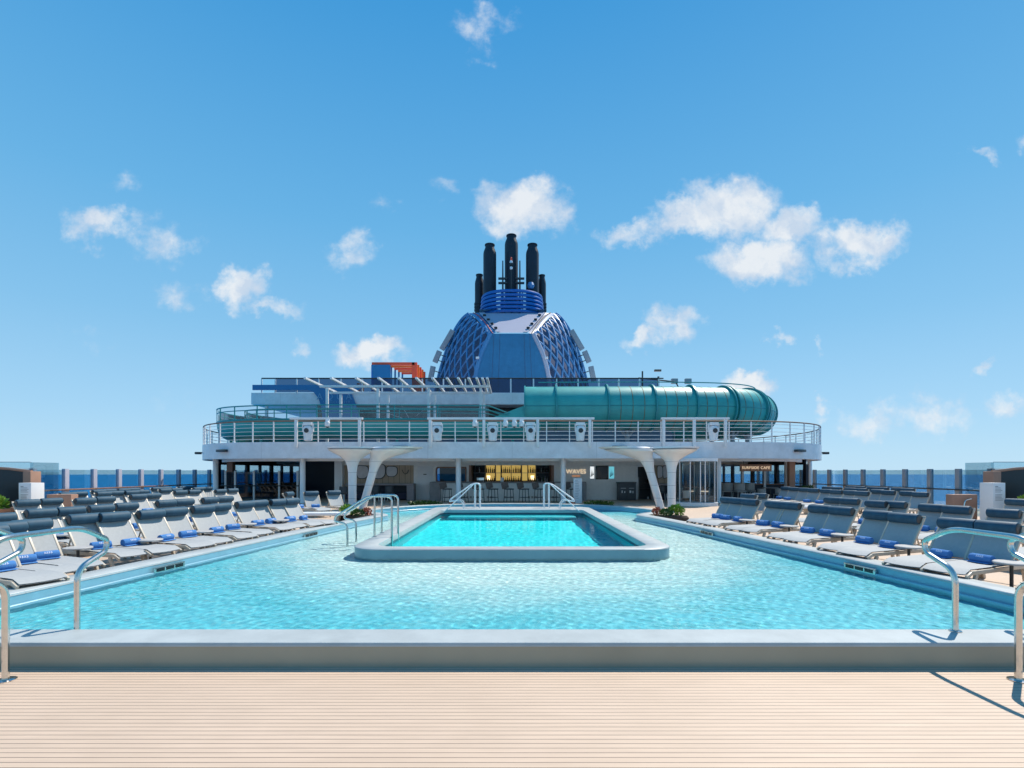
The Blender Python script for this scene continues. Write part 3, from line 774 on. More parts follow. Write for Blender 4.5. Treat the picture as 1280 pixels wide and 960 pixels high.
# ------------------------------------------------------------------ glass screens at the ship's sides
def side_screen(sx, side):
    xs = sx*20.3
    t = thing('glass_screen', 'tall clear glass wind screen with pale posts along the %s deck edge' % side, 'glass screen', (xs, 12, 0))
    y0 = 21.7-12; n = 14
    for i in range(-1, n):
        y = y0+i*1.58
        MB().box((0,y,.89), (.16,.22,1.78)).build('post', M_funw if sx < 0 else M_grey, t, bevel=.01)
        MB().box((sx*.02,y+.79,.9), (.014,1.36,1.66)).build('glass_panel', M_glass, t)
    MB().tube([(-sx*.12,y0-1.5,.83),(-sx*.12,y0+n*1.58,.83)], .035, 8).build('handrail', M_wood if sx < 0 else M_dark, t)
side_screen(-1, 'left'); side_screen(1, 'right')

# leaf clumps
def foliage(mb, c, rx, ry, rz, n, s=.05, up=.5):
    c = V(c)
    for _ in range(n):
        while True:
            q = V((random.uniform(-1,1), random.uniform(-1,1), random.uniform(-1,1)))
            if .15 < q.length < 1: break
        p = c+V((q.x*rx, q.y*ry, q.z*rz))
        d = (V((q.x, q.y, q.z+up))+V((random.uniform(-.6,.6), random.uniform(-.6,.6), random.uniform(-.3,.6)))).normalized()
        r = d.orthogonal().normalized(); r = Matrix.Rotation(random.uniform(0,6.28), 3, d) @ r
        l = s*random.uniform(.7,1.5); w = l*.28
        mb.add([p, p+d*l*.5+r*w, p+d*l, p+d*l*.5-r*w], [(0,1,2,3)])
def shrub(name, label, loc, rx, ry, rz, n, m, cat='shrub', s=.07, group=None):
    t = thing(name, label, cat, loc, 0, group)
    mb = MB(); foliage(mb, (0,0,rz*1.0), rx, ry, rz, n, s); mb.build('foliage', m, t, fix=False)
    mb = MB()
    for k in range(5):
        a = k*1.3; mb.tube([(0,0,0),(.4*rx*math.cos(a),.4*ry*math.sin(a),rz*1.1)], [.012,.006], 5)
    mb.build('stem', M_soil, t)
    return t

# alcoves at both sides (hot tub nooks)
def alcove(sx, side):
    def wx(px, d): return sx*(px-640)/F*d
    yb = 17.7
    t = thing('terracotta_wall', 'low terracotta wall with a raised curved end around the %s alcove' % side, 'wall', (sx*15.2, yb, 0))
    MB().bx(sx*0, sx*.85, -.05, .25, 0, .86).build('low_wall', M_terra, t, bevel=.02)
    MB().bx(sx*1.35, sx*1.62, -.1, .3, 0, 1.66).build('wall_end', M_terra, t, bevel=.02)
    prof = [(sx*1.62, 0.0)]
    pts = [(1.62,1.66),(2.2,1.73),(3.0,1.78),(4.0,1.78),(5.0,1.7)]
    MB().prism([(sx*x, z) for x, z in pts]+[(sx*5.0,0),(sx*1.62,0)], .02, .26, 'y').build('mosaic_panel', M_mosaic, t)
    MB().tube([(sx*x, .0, z+.02) for x, z in [(1.4,1.64)]+pts], .05, 6).build('coping_strip', M_terra, t)
    g = thing('glass_windbreak', 'pale blue glass box windbreak above the %s terracotta alcove' % side, 'glass screen', (sx*18.15, 19.3, 0))
    MB().box((sx*.9,0,1.0), (2.0,.02,2.0)).build('glass_panel', M_glass, g)
    MB().box((0,.6,1.0), (.02,1.2,2.0)).build('glass_panel', M_glass, g)
    MB().bar((0,0,2.01), (sx*1.9,0,2.01), .03, .02).build('top_rail', M_grey, g)
    s = thing('sign_pillar', 'white notice pillar with small grey print beside the %s alcove' % side, 'sign', (sx*15.95, yb-.7, 0), R(12*sx))
    MB().box((0,0,.64), (.52,.4,1.28)).build('pillar', M_white, s, bevel=.01)
    mb = MB()
    for k in range(11):
        if k in (5,): continue
        wd = (.12 if k == 0 else random.uniform(.22,.34)); z = 1.16-k*.045
        mb.box((-.17+wd/2,-.203,z), (wd,.004,.018 if k else .03))
    mb.build('printed_text', M_grey, s)
    p = thing('planter_box', 'curved terracotta planter in front of the %s alcove' % side, 'planter', (sx*(17.1), yb-1.2, 0))
    MB().lathe([(.55,0),(.8,.42),(.84,.45),(.76,.45),(.7,.38),(.02,.38)], (0,0,0), 24).build('bowl', M_terra, p)
    for k, (dx, m) in enumerate(((-.25,M_leaf),(.3,M_leaf))):
        shrub('shrub', 'bright green leafy shrub, %s of two in the %s terracotta planter' % (('left','right')[k if True else 0], side), (sx*17.1+dx, yb-1.2, .38), .36, .36, .24, 420, m, s=.13, group='shrubs in the terracotta planters')
    gw = thing('glass_guard', 'clear glass guard panel beside the %s planter' % side, 'glass screen', (sx*17.55, yb-.8, 0), R(-20*sx))
    MB().box((sx*.7,0,.72), (1.4,.02,.9)).build('glass_panel', M_glassc, gw); MB().box((sx*.7,0,.13), (1.4,.06,.26)).build('shoe', M_terra, gw)
    if sx > 0:
        sh = thing('shower_tap', 'curved chrome shower tap on the right terracotta wall', 'tap', (15.75, yb-.06, 0))
        rail_tube([(0,0,.68),(0,-.12,.72),(-.25,-.12,.66),(-.28,-.12,.48)], .025).build('spout', M_steel, sh)
    b = thing('sun_bed_step', 'curved terracotta bench step at the foot of the %s alcove' % side, 'bench', (sx*18.0, yb-3.4, 0))
    MB().lathe([(1.5,0),(1.5,.34),(1.42,.38),(.1,.38)], (0,0,0), 32).build('seat', M_terra, b)
alcove(-1, 'left'); alcove(1, 'right')

# planters on the tongues of deck and along the far coping
for sx, side in ((-1,'left'),(1,'right')):
    t = thing('planting_bed', 'dark soil planting bed on the %s deck tongue by the flared columns' % side, 'planting bed', (sx*5.35, 17.3, 0))
    mb = MB(); mb.lathe([(.62,0),(.62,.10),(.56,.16),(.05,.19)], (0,0,0), 20); mb.v = [(x*1.0, y*.6, z) for x, y, z in mb.v]
    mb.build('soil', M_soil, t)
    shrub('shrub', 'bright green low shrub in the %s tongue planting bed' % side, (sx*5.55,17.3,.17), .24,.2,.16, 420, M_leaf, s=.08)
    shrub('shrub', 'small dark green shrub in the %s tongue bed' % side, (sx*5.15,17.15,.17), .2,.18,.10, 260, M_leafd, s=.07)
    shrub('shrub', 'reddish flowering plant in the %s tongue planting bed' % side, (sx*4.92,17.4,.17), .13,.13,.12, 220, M_leafr, s=.06)
    x0 = sx*3.9
    hb = shrub('low_hedge', 'low green ground plants along the far pool edge, %s of the bar' % side, (sx*4.15,24.5,0), .8,.25,.10, 600, M_leafd, 'plants', s=.09)
    ln = thing('copper_lantern', 'small copper lantern on the deck by the %s bar column' % side, 'lantern', (sx*3.02,25.4,0))
    MB().lathe([(.09,0),(.12,.05),(.12,.2),(.07,.28),(.02,.3)], (0,0,0), 14).build('body', M_leafr, ln)
    MB().tube([(-.08,0,.26),(-.05,0,.38),(.05,0,.38),(.08,0,.26)], .008, 6).build('handle', M_dark, ln)

# ------------------------------------------------------------------ the raised ring deck
FD = 26.1
rf = [(0,26.1),(4,26.1),(8,26.1),(11.5,26.15),(13.9,26.45),(15.6,27.2),(17.0,28.3),(18.2,30.0),(19.3,32.3),(19.8,35),(19.3,39),(17.3,42.5),(14,45.5),(9,47.5),(0,48.2)]
rf = smooth_poly(rf, 2)
RING = rf+[(-x, y) for x, y in reversed(rf[1:-1])]
ZB, ZT, ZR = Z(573, FD), Z(552.3, FD), Z(526, FD)
rd = thing('ring_deck', 'broad white curved upper deck carried on columns over the bar', 'upper deck', (0,0,0))
ri = offset(RING, -.12)
def band(outer, inner, z0, z1):
    mb = MB(); rows = []
    for a, b in zip(outer+[outer[0]], inner+[inner[0]]):
        rows.append([(b[0],b[1],z0),(a[0],a[1],z0),(a[0],a[1],z1),(b[0],b[1],z1),(b[0],b[1],z0)])
    return mb.grid(rows)
lip = offset(RING, -.03)
band(RING, ri, ZB, ZT).build('fascia', M_fascia, rd)
MB().prism(offset(RING, -.125), ZB+.06, ZB+.14).build('soffit', M_white, rd)
MB().prism(offset(RING, -.125), ZT-.14, ZT-.05).build('deck_plate', M_graptop, rd)
band(offset(RING, -1.0), offset(RING, -1.25), ZB-.12, ZB+.058).build('edge_beam', M_white, rd)
# railing of the ring deck
rl = thing('deck_railing', 'white post and wire railing with brown handrail round the ring deck', 'railing', (0,0,0))
rr = offset(RING, -.06)
acc = 0; last = None; posts = []
lenacc = [0]
for i in range(len(rr)): lenacc.append(lenacc[-1]+(V(rr[(i+1) % len(rr)])-V(rr[i])).length)
tot = lenacc[-1]; npost = 88
def along(s):
    s %= tot
    for i in range(len(rr)):
        if lenacc[i+1] >= s:
            k = (s-lenacc[i])/(lenacc[i+1]-lenacc[i]); return V(rr[i])*(1-k)+V(rr[(i+1) % len(rr)])*k
for k in range(npost):
    p = along(tot*k/npost+.6)
    MB().box((p.x, p.y, (ZT+ZR)/2), (.05,.05,ZR-ZT)).build('post', M_white, rl)
loop = [V((x, y, 0)) for x, y in rr]
for h in (.14,.34,.54,.74,.92):
    MB().tube([p+V((0,0,ZT+h)) for p in loop], .013, 6, closed=True).build('wire', M_white, rl)
MB().tube([p+V((0,0,ZR)) for p in loop], .035, 8, closed=True).build('handrail', M_wood, rl)
# gate frames with show lights on the railing
def frame(x0p, x1p, ps, label):
    t = thing('truss_frame', label, 'frame', (0, FD-.05, 0))
    for px in ps:
        MB().bx(X(px,FD)-.07, X(px,FD)+.07, -.09, .03, ZT-.28, ZR+.05).build('post', M_white, t, bevel=.01)
    MB().bx(X(x0p,FD)-.1, X(x1p,FD)+.1, -.12, .02, ZR+.055, ZR+.16).build('beam', M_white, t, bevel=.01)
frame(366, 452, (371, 450), 'white lighting frame on the left part of the ring deck railing')
frame(537, 740, (538, 605, 672, 737), 'long white lighting frame over the centre of the ring deck railing')
frame(828, 908, (829, 867, 906), 'white lighting frame on the right part of the ring deck railing')
def stage_light():
    t = thing('stage_light', 's', 'stage light')
    mb = MB(); mb.lathe([(.12,0),(.2,.03),(.21,.2),(.24,.45),(.25,.62),(.2,.74),(.1,.78)], (0,0,.0), 16); mb.build('housing', M_white, t)
    MB().lathe([(.02,0),(.12,0),(.12,.03),(.02,.03)], (0,-.225,.52), 14, Matrix.Rotation(R(90),3,'X')).build('lens', M_dark, t)
    MB().box((0,0,.86), (.44,.26,.16)).build('bracket', M_white, t, bevel=.02)
    for s in (-1,1): MB().box((s*.25,0,.66), (.05,.14,.4)).build('yoke_arm', M_white, t, bevel=.01)
    return t
PSL = stage_light()
for px, w in ((386,'left lighting frame, at its left end'),(547,'long central frame, leftmost of four'),(616,'long central frame, second of four'),(663,'long central frame, third of four'),(725,'long central frame, rightmost of four'),(891,'right lighting frame')):
    inst(PSL, (X(px,FD-.2), FD-.28, ZT+.02), 0, 'white moving stage light hanging on the '+w, 'stage lights on the railing')
def cctv():
    t = thing('dome_camera', 's', 'camera')
    MB().lathe([(.11,.0),(.13,.06),(.13,.22),(.09,.28)], (0,0,0), 14).build('housing', M_white, t)
    MB().lathe([(.03,-.06),(.08,-.03),(.1,0)], (0,0,-.002), 14).build('dome', M_dark, t)
    MB().box((0,.06,.32), (.2,.12,.1)).build('bracket', M_white, t, bevel=.01)
    return t
PCC = cctv()
for px, w in ((411,'left lighting frame'),(594,'central frame left of its second stage light'),(632,'central frame right of its second post'),(643,'central frame, middle of the small cluster'),(652,'central frame, right of the small cluster')):
    inst(PCC, (X(px,FD-.1), FD-.3, ZR-.32), 0, 'small white camera housing hanging on the '+w, 'small camera housings on the frames')
def speaker():
    t = thing('wall_light', 's', 'wall light')
    MB().box((0,0,0), (.76,.2,.13)).build('housing', M_dark, t, bevel=.02)
    MB().box((0,.12,.02), (.3,.1,.06)).build('bracket', M_grey, t)
    return t
PSP = speaker()
for px, py, d, a, w in ((278.5,563.5,27.0,-30,'far left curve'),(501.5,559.3,FD,0,'left of centre'),(773.5,559.3,FD,0,'right of centre'),(999,563.5,27.0,30,'far right curve')):
    p = W(px, py, d)
    inst(PSP, (p.x, p.y-.17 if a == 0 else p.y-.1, p.z), R(a), 'black linear fixture on the white fascia, '+w, 'linear fixtures on the fascia')
for sx, side in ((-1,'left'),(1,'right')):
    t = thing('floodlight', 'small dark floodlight sticking out of the %s end of the fascia' % side, 'floodlight', (sx*18.35, 30.4, Z(566,30.4)))
    MB().bar((-sx*.35,0,0),(sx*.2,0,.02),.06,.06).build('arm', M_dark, t); MB().box((sx*.28,0,-.02),(.3,.25,.14)).build('lamp_head', M_dark, t, bevel=.03)
    # vents under the soffit
# columns
for px, d, w in ((378.3,26.9,'second from the left'),(573,26.9,'left of the bar'),(704,26.9,'right of the bar'),(898,26.9,'between the glass enclosure and the cafe'),(269.5,28.9,'leftmost at the open left end'),(1012,33.5,'slim one at the right end')):
    t = tag(MB().lathe([(.15,0),(.16,.02),(.14,.06),(.14,ZB+.06)], (0,0,0), 20).build('column', M_white), 'round white column under the ring deck, '+w, 'column', 'round columns under the ring deck')
    t.location = (X(px, d), d, 0)

# flared columns
def flared(px_b, px_t, d, rt, lean, label, seed):
    t = thing('flared_column', label, 'column', (X(px_b,d), d, 0))
    zt = Z(562.5, d); top = X(px_t,d)-X(px_b,d)
    prof = [(0,.17),(.42,.178),(.62,.185),(.73,.225),(.83,.33),(.90,.56),(.95,.80),(.985,rt*.95),(1.0,rt)]
    # sections
    def ring(f, r):
        cx = lean*f*1.0 if f < .8 else lean*f+(top-lean)*((f-.8)/.2)**1.3
        ax = r*(1.0 if f < .7 else 1.0)
        return [(cx+ax*math.cos(2*math.pi*j/28), min(r,1.0)*math.sin(2*math.pi*j/28), zt*f) for j in range(29)]
    fs = [i/40 for i in range(41)]
    import bisect
    def rad(f):
        for (a, ra), (b, rb) in zip(prof, prof[1:]):
            if a <= f <= b: return ra+(rb-ra)*(f-a)/max(b-a,1e-6)
        return prof[-1][1]
    mb = MB(); mb.grid([ring(f, rad(f)) for f in fs]); mb.build('shaft', M_white, t)
    def slab(f0, f1, r0, r1):
        mb = MB(); rows = [ring(f0, .02)]+[ring(f0, r0)]+[ring(f1, r1)]+[ring(f1, .02)]
        return mb.grid(rows)
    slab(1.004, 1.016, rt-.06, rt-.05).build('lamp_strip', M_lamp if False else M_art, t)
    slab(1.02, 1.045, rt+.03, rt+.05).build('cap', M_white, t)
    for f in (.18,.40,.62,.80):
        mb = MB(); mb.tube([V(p) for p in ring(f, rad(f)+.001)[:-1]], .007, 4, closed=True); mb.build('joint', M_grey, t)
d1 = 22.6
flared(440.5, 440, d1, 1.02, 0, 'white flared column standing upright left of the bar', 1)
flared(453, 492, d1+.3, 1.05, .75, 'white flared column leaning to the right beside the upright one, left of the bar', 2)
flared(839.5, 843, d1, .98, 0, 'white flared column standing upright right of the bar', 3)
flared(826, 786, d1+.3, 1.08, -.75, 'white flared column leaning to the left beside the upright one, right of the bar', 4)

# ------------------------------------------------------------------ the bar front under the deck
WD = 30.0
def panel(name, label, cat, px0, px1, z0, z1, d, m, th=.12):
    o = MB().bx(X(px0,d), X(px1,d), d, d+th, z0, z1).build(name, m)
    return tag(o, label, cat)
ZH = Z(581.5, WD)
hd = panel('ceiling_beam', 'long white bulkhead above the bar front', 'beam', 428, 846, ZH, ZB+.06, WD-.06, M_wallgrey, .6)
panel('wood_wall', 'vertical wood plank wall left of the bar with pale art shapes', 'wall', 428, 517, 0, ZH-.004, WD, M_woodw)
panel('white_pillar', 'square white pillar between the dark opening and the wood wall', 'pillar', 418, 427.8, 0, ZB+.06, WD-.4, M_white, .5)
w1 = thing('white_wall', 'white wall with a flush door and dark framed window left of the bar', 'wall', (0, WD, 0))
for a, b, z0, z1 in ((517.1,545,0,ZH-.004),(583,586,0,ZH-.004)):
    MB().bx(X(a,WD), X(b,WD), 0, .12, z0, z1).build('wall', M_wallgrey, w1)
MB().bx(X(545,WD), X(583,WD), 0, .12, 0, Z(603,WD)).build('wall', M_wallgrey, w1)
MB().bx(X(545,WD), X(583,WD), 0, .12, Z(583.5,WD), ZH-.004).build('wall', M_wallgrey, w1)
dr = MB().bx(X(522,WD), X(541,WD), -.02, -.003, .02, ZH-.06).build('door', M_white, w1, bevel=.004)
MB().bx(X(529.2,WD), X(533.2,WD), -.03, -.022, Z(593.6,WD), Z(592.4,WD)).build('door_sign', M_dark, w1)
wf = thing('window', 'dark rounded window frame left of the bar', 'window', (X(564,WD), WD, Z(593.3,WD)))
mb = MB(); fo = rrect(-.9,.9,-.46,.46,.12,5); fi = rrect(-.82,.82,-.38,.38,.1,5)
rows = [[(a[0],-.05,a[1]),(b[0],-.05,b[1]),(b[0],.05,b[1]),(a[0],.05,a[1])] for a, b in zip(fo+[fo[0]], fi+[fi[0]])]
mb.grid(rows); mb.build('frame', M_copper, wf); MB().box((0,.02,0), (1.66,.01,.78)).build('pane', M_glassd, wf)
MB().bx(X(545,WD), X(583,WD), 1.5, 1.6, .8, 2.0).build('back_panel', M_graptop, w1)
w2 = thing('white_wall', 'white wall with lit lettering and screens right of the bar', 'wall', (0, WD, 0))
MB().bx(X(692.5,WD), X(797,WD), 0, .12, 0, ZH-.004).build('wall', M_wallgrey, w2)
MB().bx(X(797,WD), X(814,WD), 0, .12, Z(583.5,WD), ZH-.004).build('wall', M_white, w2)
MB().bx(X(814,WD), X(817.5,WD), -.05, .12, 0, ZH-.004).build('door_jamb', M_white, w2)
MB().bx(X(794.8,WD), X(796.9,WD), -.05, -.002, 0, ZH-.004).build('door_jamb', M_white, w2)
t = facing(text_mb('WAVES', .36, .015), (X(720,WD), -.02, Z(589.6,WD))).build('sign_letters', M_sign, w2)
mb = MB()
for k in range(6): mb.box((X(720,WD)-.2+.08*k, -.012, Z(595,WD)), (.05,.015,.07 if k % 2 else .05))
mb.build('sign_letters_small', M_signo, w2)
scr = [(737.5,742.5,M_scr1,'white lit poster screen left of the black television'),(746,759,M_black,'black switched off television on the white wall'),(761,767.5,M_scr2,'cyan lit poster screen right of the black television')]
for a, b, m, lb in scr:
    t = thing('wall_screen', lb, 'screen', (X((a+b)/2,WD), WD-.002, Z(590.7,WD)))
    w = X(b,WD)-X(a,WD)
    MB().box((0,-.03,0), (w+.10,.05,.80)).build('frame', M_white if m is not M_black else M_black, t, bevel=.008)
    MB().box((0,-.058,0), (w,.006,.70)).build('display', m, t)
    if m is not M_black:
        mb = MB()
        for k in range(3): mb.prism([(-.1+k*.07,-.25+.05*k),(-.04+k*.07,-.25+.05*k),(-.02+k*.05,.2-.08*k)], -.066, -.062, 'y')
        mb.build('poster_shapes', M_graptop if m is M_scr1 else mat('poster_blue', (.05,.3,.42), .5), t)
t = panel('service_room', 'dark service doorway interior right of the bins', 'room', 796, 815, 0, ZH, WD+1.0, M_dgrey, .1)
t = thing('storage_rack', 'dark rack with small items inside the service doorway', 'rack', (X(805.5,WD+.8), WD+.7, 0))
for z in (.62,.95,1.25): MB().box((0,0,z), (.75,.25,.03)).build('shelf', M_dark, t)
for sx in (-1,1): MB().box((sx*.38,0,.65), (.03,.25,1.3)).build('upright', M_dark, t)
MB().box((.1,-.02,1.08), (.2,.12,.2)).build('box', M_black, t); MB().box((.18,-.05,.08), (.08,.08,.14)).build('cup', M_white, t)
t = thing('recycling_bin', 'dark grey double recycling bin with white icons against the white wall', 'bin', (X(783,WD-.5), WD-.45, 0))
MB().box((0,0,.50), (.98,.6,.98)).build('body', M_dgrey, t, bevel=.02)
MB().box((0,0,1.02), (1.04,.66,.06)).build('lid', M_dgrey, t, bevel=.01)
for sx in (-1,1):
    MB().box((sx*.235,-.31,.42), (.43,.02,.72)).build('door', M_dgrey, t, bevel=.005)
    MB().box((sx*.235,-.325,.70), (.30,.012,.05)).build('slot', M_grey, t)
    mb = MB(); mb.box((sx*.235-.07,-.324,.5),(.05 if sx<0 else .1,.004,.13)); mb.box((sx*.235+.08,-.324,.48),(.05,.004,.10 if sx<0 else .13)); mb.build('icon', M_white, t)
panel('wood_wall', 'vertical wood plank wall right of the service doorway behind the flared columns', 'wall', 817.6, 846, 0, ZH-.004, WD, M_woodw)
# art shapes
def blob(pts, y0, y1): return MB().prism(smooth_poly(pts, 2, True), y0, y1, 'y')
arts = [(453.5,'left art panel, upper corners rounded, behind the flared columns',-1),(474,'middle art panel, largest, behind the leaning column',0),(490,'right art panel, narrow base, on the wood wall',1)]
for px, lb, k in arts:
    t = thing('wall_art', 'white rounded '+lb, 'wall art', (X(px,WD), WD-.03, Z((590,589,589.3)[k+1],WD)))
    w, h = ((.33,.37),(.36,.42),(.31,.29))[k+1]
    q = [(-w,h*.2),(-w*.9,h*.95),(0,h*.98),(w*.93,h*.85),(w,.1*h),(w*.95,-h*.5),(w*.45,-h*.95),(0,-h),(-w*.7,-h*.95),(-w*.95,-h*.5)]
    blob([(x*1.12,z*1.12) for x, z in q], -.03, .0).build('frame', M_dgrey, t); blob(q, -.05, -.031).build('canvas', M_art, t)
for px, lb in ((824.5,'left'),(831.5,'right')):
    t = thing('wall_art', 'white rounded art panel on the right wood wall, %s of two' % lb, 'wall art', (X(px,WD), WD-.03, Z(590,WD)))
    q = [(-.15,.1),(-.14,.34),(0,.36),(.14,.3),(.15,0),(.14,-.3),(0,-.34),(-.13,-.36)]
    blob([(x*1.15,z*1.1) for x, z in q], -.03, 0).build('frame', M_dgrey, t); blob(q, -.05, -.031).build('canvas', M_art, t)
t = thing('anchor_ornament', 'small dark curved ornament hung on the left wood wall', 'ornament', (X(507,WD), WD-.02, Z(590.5,WD)))
MB().tube([(-.2,-.02,.16),(-.12,-.02,-.02),(0,-.02,-.1),(.12,-.02,-.02),(.2,-.02,.16)], .018, 6).build('hook', M_dgrey, t)
# banquette nooks
for a, b, lb in ((431,517,'left of the bar under the art panels'),(817,848,'right of the service doorway')):
    t = thing('banquette', 'mauve framed navy banquette '+lb, 'bench', (0, WD-.75, 0))
    x0, x1 = X(a,WD-.75), X(b,WD-.75)
    MB().bx(x0, x1, 0, .7, .86, .96).build('ledge', M_pink, t, bevel=.01)
    MB().bx(x1-.4 if x1 < 0 else x0, x1 if x1 < 0 else x0+.4, .0, .7, 0, .858).build('end_panel', M_pink, t, bevel=.01)
    MB().bx(x0, x1, .62, .69, 0, .858).build('back_panel', M_navy, t)
    MB().bx(x0+.5 if x0 > 0 else x0, x1-.45 if x1 < 0 else x1, .1, .6, .08, .44).build('seat', M_sofa, t, bevel=.03)
def cafe_chair(name, label, m_seat, m_leg):
    t = thing(name, label, 'chair')
    MB().box((0,0,.45), (.46,.46,.06)).build('seat', m_seat, t, bevel=.02)
    rows = []
    for z in (.5,.62,.74,.84):
        rows.append([(.24*math.cos(a)*1.05, .24*math.sin(a)*1.05-.0, z-.12*max(0,-math.sin(a)-.2)*(z-.5)/.3) for a in [R(-10+200*k/12) for k in range(13)]])
    MB().grid(rows).build('backrest', m_seat, t, fix=False)
    for sx in (-1,1):
        for sy in (-1,1): MB().bar((sx*.18,sy*.18,.44), (sx*.22,sy*.22,0), .03, .03).build('leg', m_leg, t)
    return t
PCH = cafe_chair('chair', 'c', M_dgrey, M_white)
for px, d, a, lb in ((812+16,WD-1.2,90,'dark chair with white legs at the right banquette, leftmost'),(845,WD-1.6,80,'dark chair with white legs behind the leaning right column'),(470,WD-1.3,180,'dark chair with pale legs at the left banquette'),(487,WD-1.4,170,'dark chair with pale legs beside its twin at the left banquette'),(430,WD-2.2,150,'dark chair next to the left flared column')):
    inst(PCH, (X(px,d), d, 0), R(a), lb, 'dark chairs at the banquettes')
# the bar counter
t = thing('bar_counter', 'long grey bar counter with dark stone top in front of the bottles', 'bar counter', (0, 28.9, 0))
x0, x1 = X(537,28.9), X(733,28.9)
MB().bx(x0+.4, x1-.4, .1, .75, 0, 1.0).build('front_panel', M_wallgrey, t)
MB().bx(x0, x1, 0, .8, 1.0, 1.07).build('counter_top', M_graptop, t, bevel=.01)
MB().bx(x0, x0+.62, -.05, .75, 0, .998).build('end_panel', M_graptop, t); MB().bx(x1-.3, x1, -.05, .75, 0, .998).build('end_panel', M_graptop, t)
M_tile = mat('tile_pale', (.45,.40,.36), .4, var=.3, scale=20)
mb = MB()
for k in range(40):
    xx = x0+.7+k*(x1-x0-1.1)/40
    if random.random() < .6: mb.bx(xx, xx+.13, .085, .098, .14, .26)
mb.build('kick_tiles', M_tile, t)
def stool():
    t = thing('bar_stool', 's', 'bar stool')
    MB().box((0,0,.70), (.44,.42,.06)).build('seat', M_dgrey, t, bevel=.02)
    MB().bar((-.19,0,.74), (-.27,0,1.06), .40, .045, up=(0,1,0)).build('backrest', M_stoolb, t, bevel=.015)
    for sx in (-1,1):
        for sy in (-1,1): MB().bar((sx*.17,sy*.17,.68), (sx*.21,sy*.20,0), .025, .025).build('leg', M_dark, t)
    MB().tube([(-.19,-.19,.25),(.19,-.19,.25),(.19,.19,.25),(-.19,.19,.25)], .012, 6, closed=True).build('footrest', M_dark, t)
    return t
M_stoolb = mat('stool_back', (.14,.11,.10), .6, var=.15, scale=20)
PST = stool()
for k, px in enumerate((559,579,599,616.5,636,655,674,694,714)):
    d = 27.9
    inst(PST, (X(px,d), d, 0), R(28+random.uniform(-4,4)), 'dark brown bar stool, %s from the left along the counter' % ORD[k], 'bar stools at the counter')
# back bar
BD = 31.6
t = thing('back_bar', 'recessed back bar with gold backlit panels and shelves', 'shelving', (0, BD, 0))
MB().bx(X(586,WD)+.0, X(586,WD)+.15, -1.6, .1, 0, ZH+.25).build('side_panel', M_copper, t); MB().bx(X(692.4,WD)-.15, X(692.4,WD), -1.6, .1, 0, ZH+.25).build('side_panel', M_copper, t)
MB().bx(-2.6, 2.6, .1, .16, 0, ZH+.25).build('back_panel', M_navy, t)
for a, b in ((607.5,618.6),(627.3,651),(660.3,669.3)):
    MB().bx(X(a,BD), X(b,BD), .06, .095, 1.12, ZH+.06).build('lit_panel', M_gold, t)
for a, b in ((620.2,625.8),(652.5,659)):
    MB().bx(X(a,BD), X(b,BD), -.25, -.2, 1.1, ZH+.1).build('lit_pillar', M_gold, t)
for px in (606.4,619.5,626.4,639,651.9,659.7,670,594,686): MB().bx(X(px,BD)-.02, X(px,BD)+.02, -.3, .05, 1.1, ZH+.1).build('upright', M_dark, t)
for a in (610.5, 665.5): MB().bx(X(a,BD)-.1, X(a,BD)+.1, .035, .058, Z(600,BD), Z(594.5,BD)).build('lamp_panel', M_lamp, t)
for z in (Z(590.8,BD), Z(602.2,BD)-.02):
    MB().bx(X(592,BD), X(688,BD), -.28, .05, z-.03, z).build('shelf', M_grey, t)
MB().bx(X(590,BD), X(690,BD), -.5, .05, .9, .96).build('work_top', M_dark, t); MB().bx(X(590,BD), X(690,BD), -.45, .05, 0, .898).build('cabinet', M_dark, t)
pro = {}
def bottle_proto(m, sc):
    return tag(MB().lathe([(.035,0),(.04,.01),(.04,.17),(.03,.21),(.013,.24),(.013,.30),(.016,.30),(.016,.32)], (0,0,0), 10).build('bottle', m), 'b', 'bottle')
protos = [bottle_proto(m, 1) for m in M_bot]; ub = set(); nb = 0
secs = ['dark left bay','left gold bay','left part of the centre bay','right part of the centre bay','right gold bay','dark right bay']
for zi, z in enumerate((Z(590.8,BD), Z(602.2,BD)-.02)):
    k = 0; px = 594.5
    while px < 686.5:
        if not (619.5 < px < 626.5 or 651.8 < px < 659.5):
            sec = 0 if px < 606 else 1 if px < 620 else 2 if px < 639 else 3 if px < 652 else 4 if px < 670 else 5
            i = random.randrange(4) if sec in (0,5) else random.choice((0,0,2,2,1))
            pr = protos[i]; col = ('amber','green','dark','clear')[i]
            if pr.name in ub: o = pr.copy(); COL.objects.link(o)
            else: ub.add(pr.name); o = pr
            o.location = (X(px,BD)+random.uniform(-.015,.015), BD-.14+random.uniform(-.05,.05), z); o.scale = (1,1,random.uniform(.85,1.2))
            o['label'] = '%s glass bottle on the %s back bar shelf, %s' % (col, ('upper','lower')[zi], secs[sec]); o['group'] = 'bottles on the back bar'
        px += 2.35
for i, pr in enumerate(protos):
    if pr.name not in ub: bpy.data.objects.remove(pr)
tx = tag(MB().bx(-.09,.09,-.05,.05,0,.24).build('menu_card', M_white, bevel=.005), 'white drink tap box standing on the bar counter', 'box'); tx.location = (X(627.5,29.2), 29.2, 1.07)
cm = thing('coffee_machine', 'steel coffee machine on the left of the back bar', 'machine', (X(600,31.2), 31.25, .96))
MB().box((0,0,.18), (.5,.3,.34)).build('body', M_steel, cm, bevel=.02); MB().box((0,-.17,.1), (.4,.06,.05)).build('tray', M_dark, cm)
t = thing('menu_board', 'tall white menu board with small print standing right of the bar stools', 'sign', (X(723,26.3), 26.6, 0))
MB().box((0,0,.66), (.44,.06,1.30)).build('board', M_white, t, bevel=.01)
mb = MB()
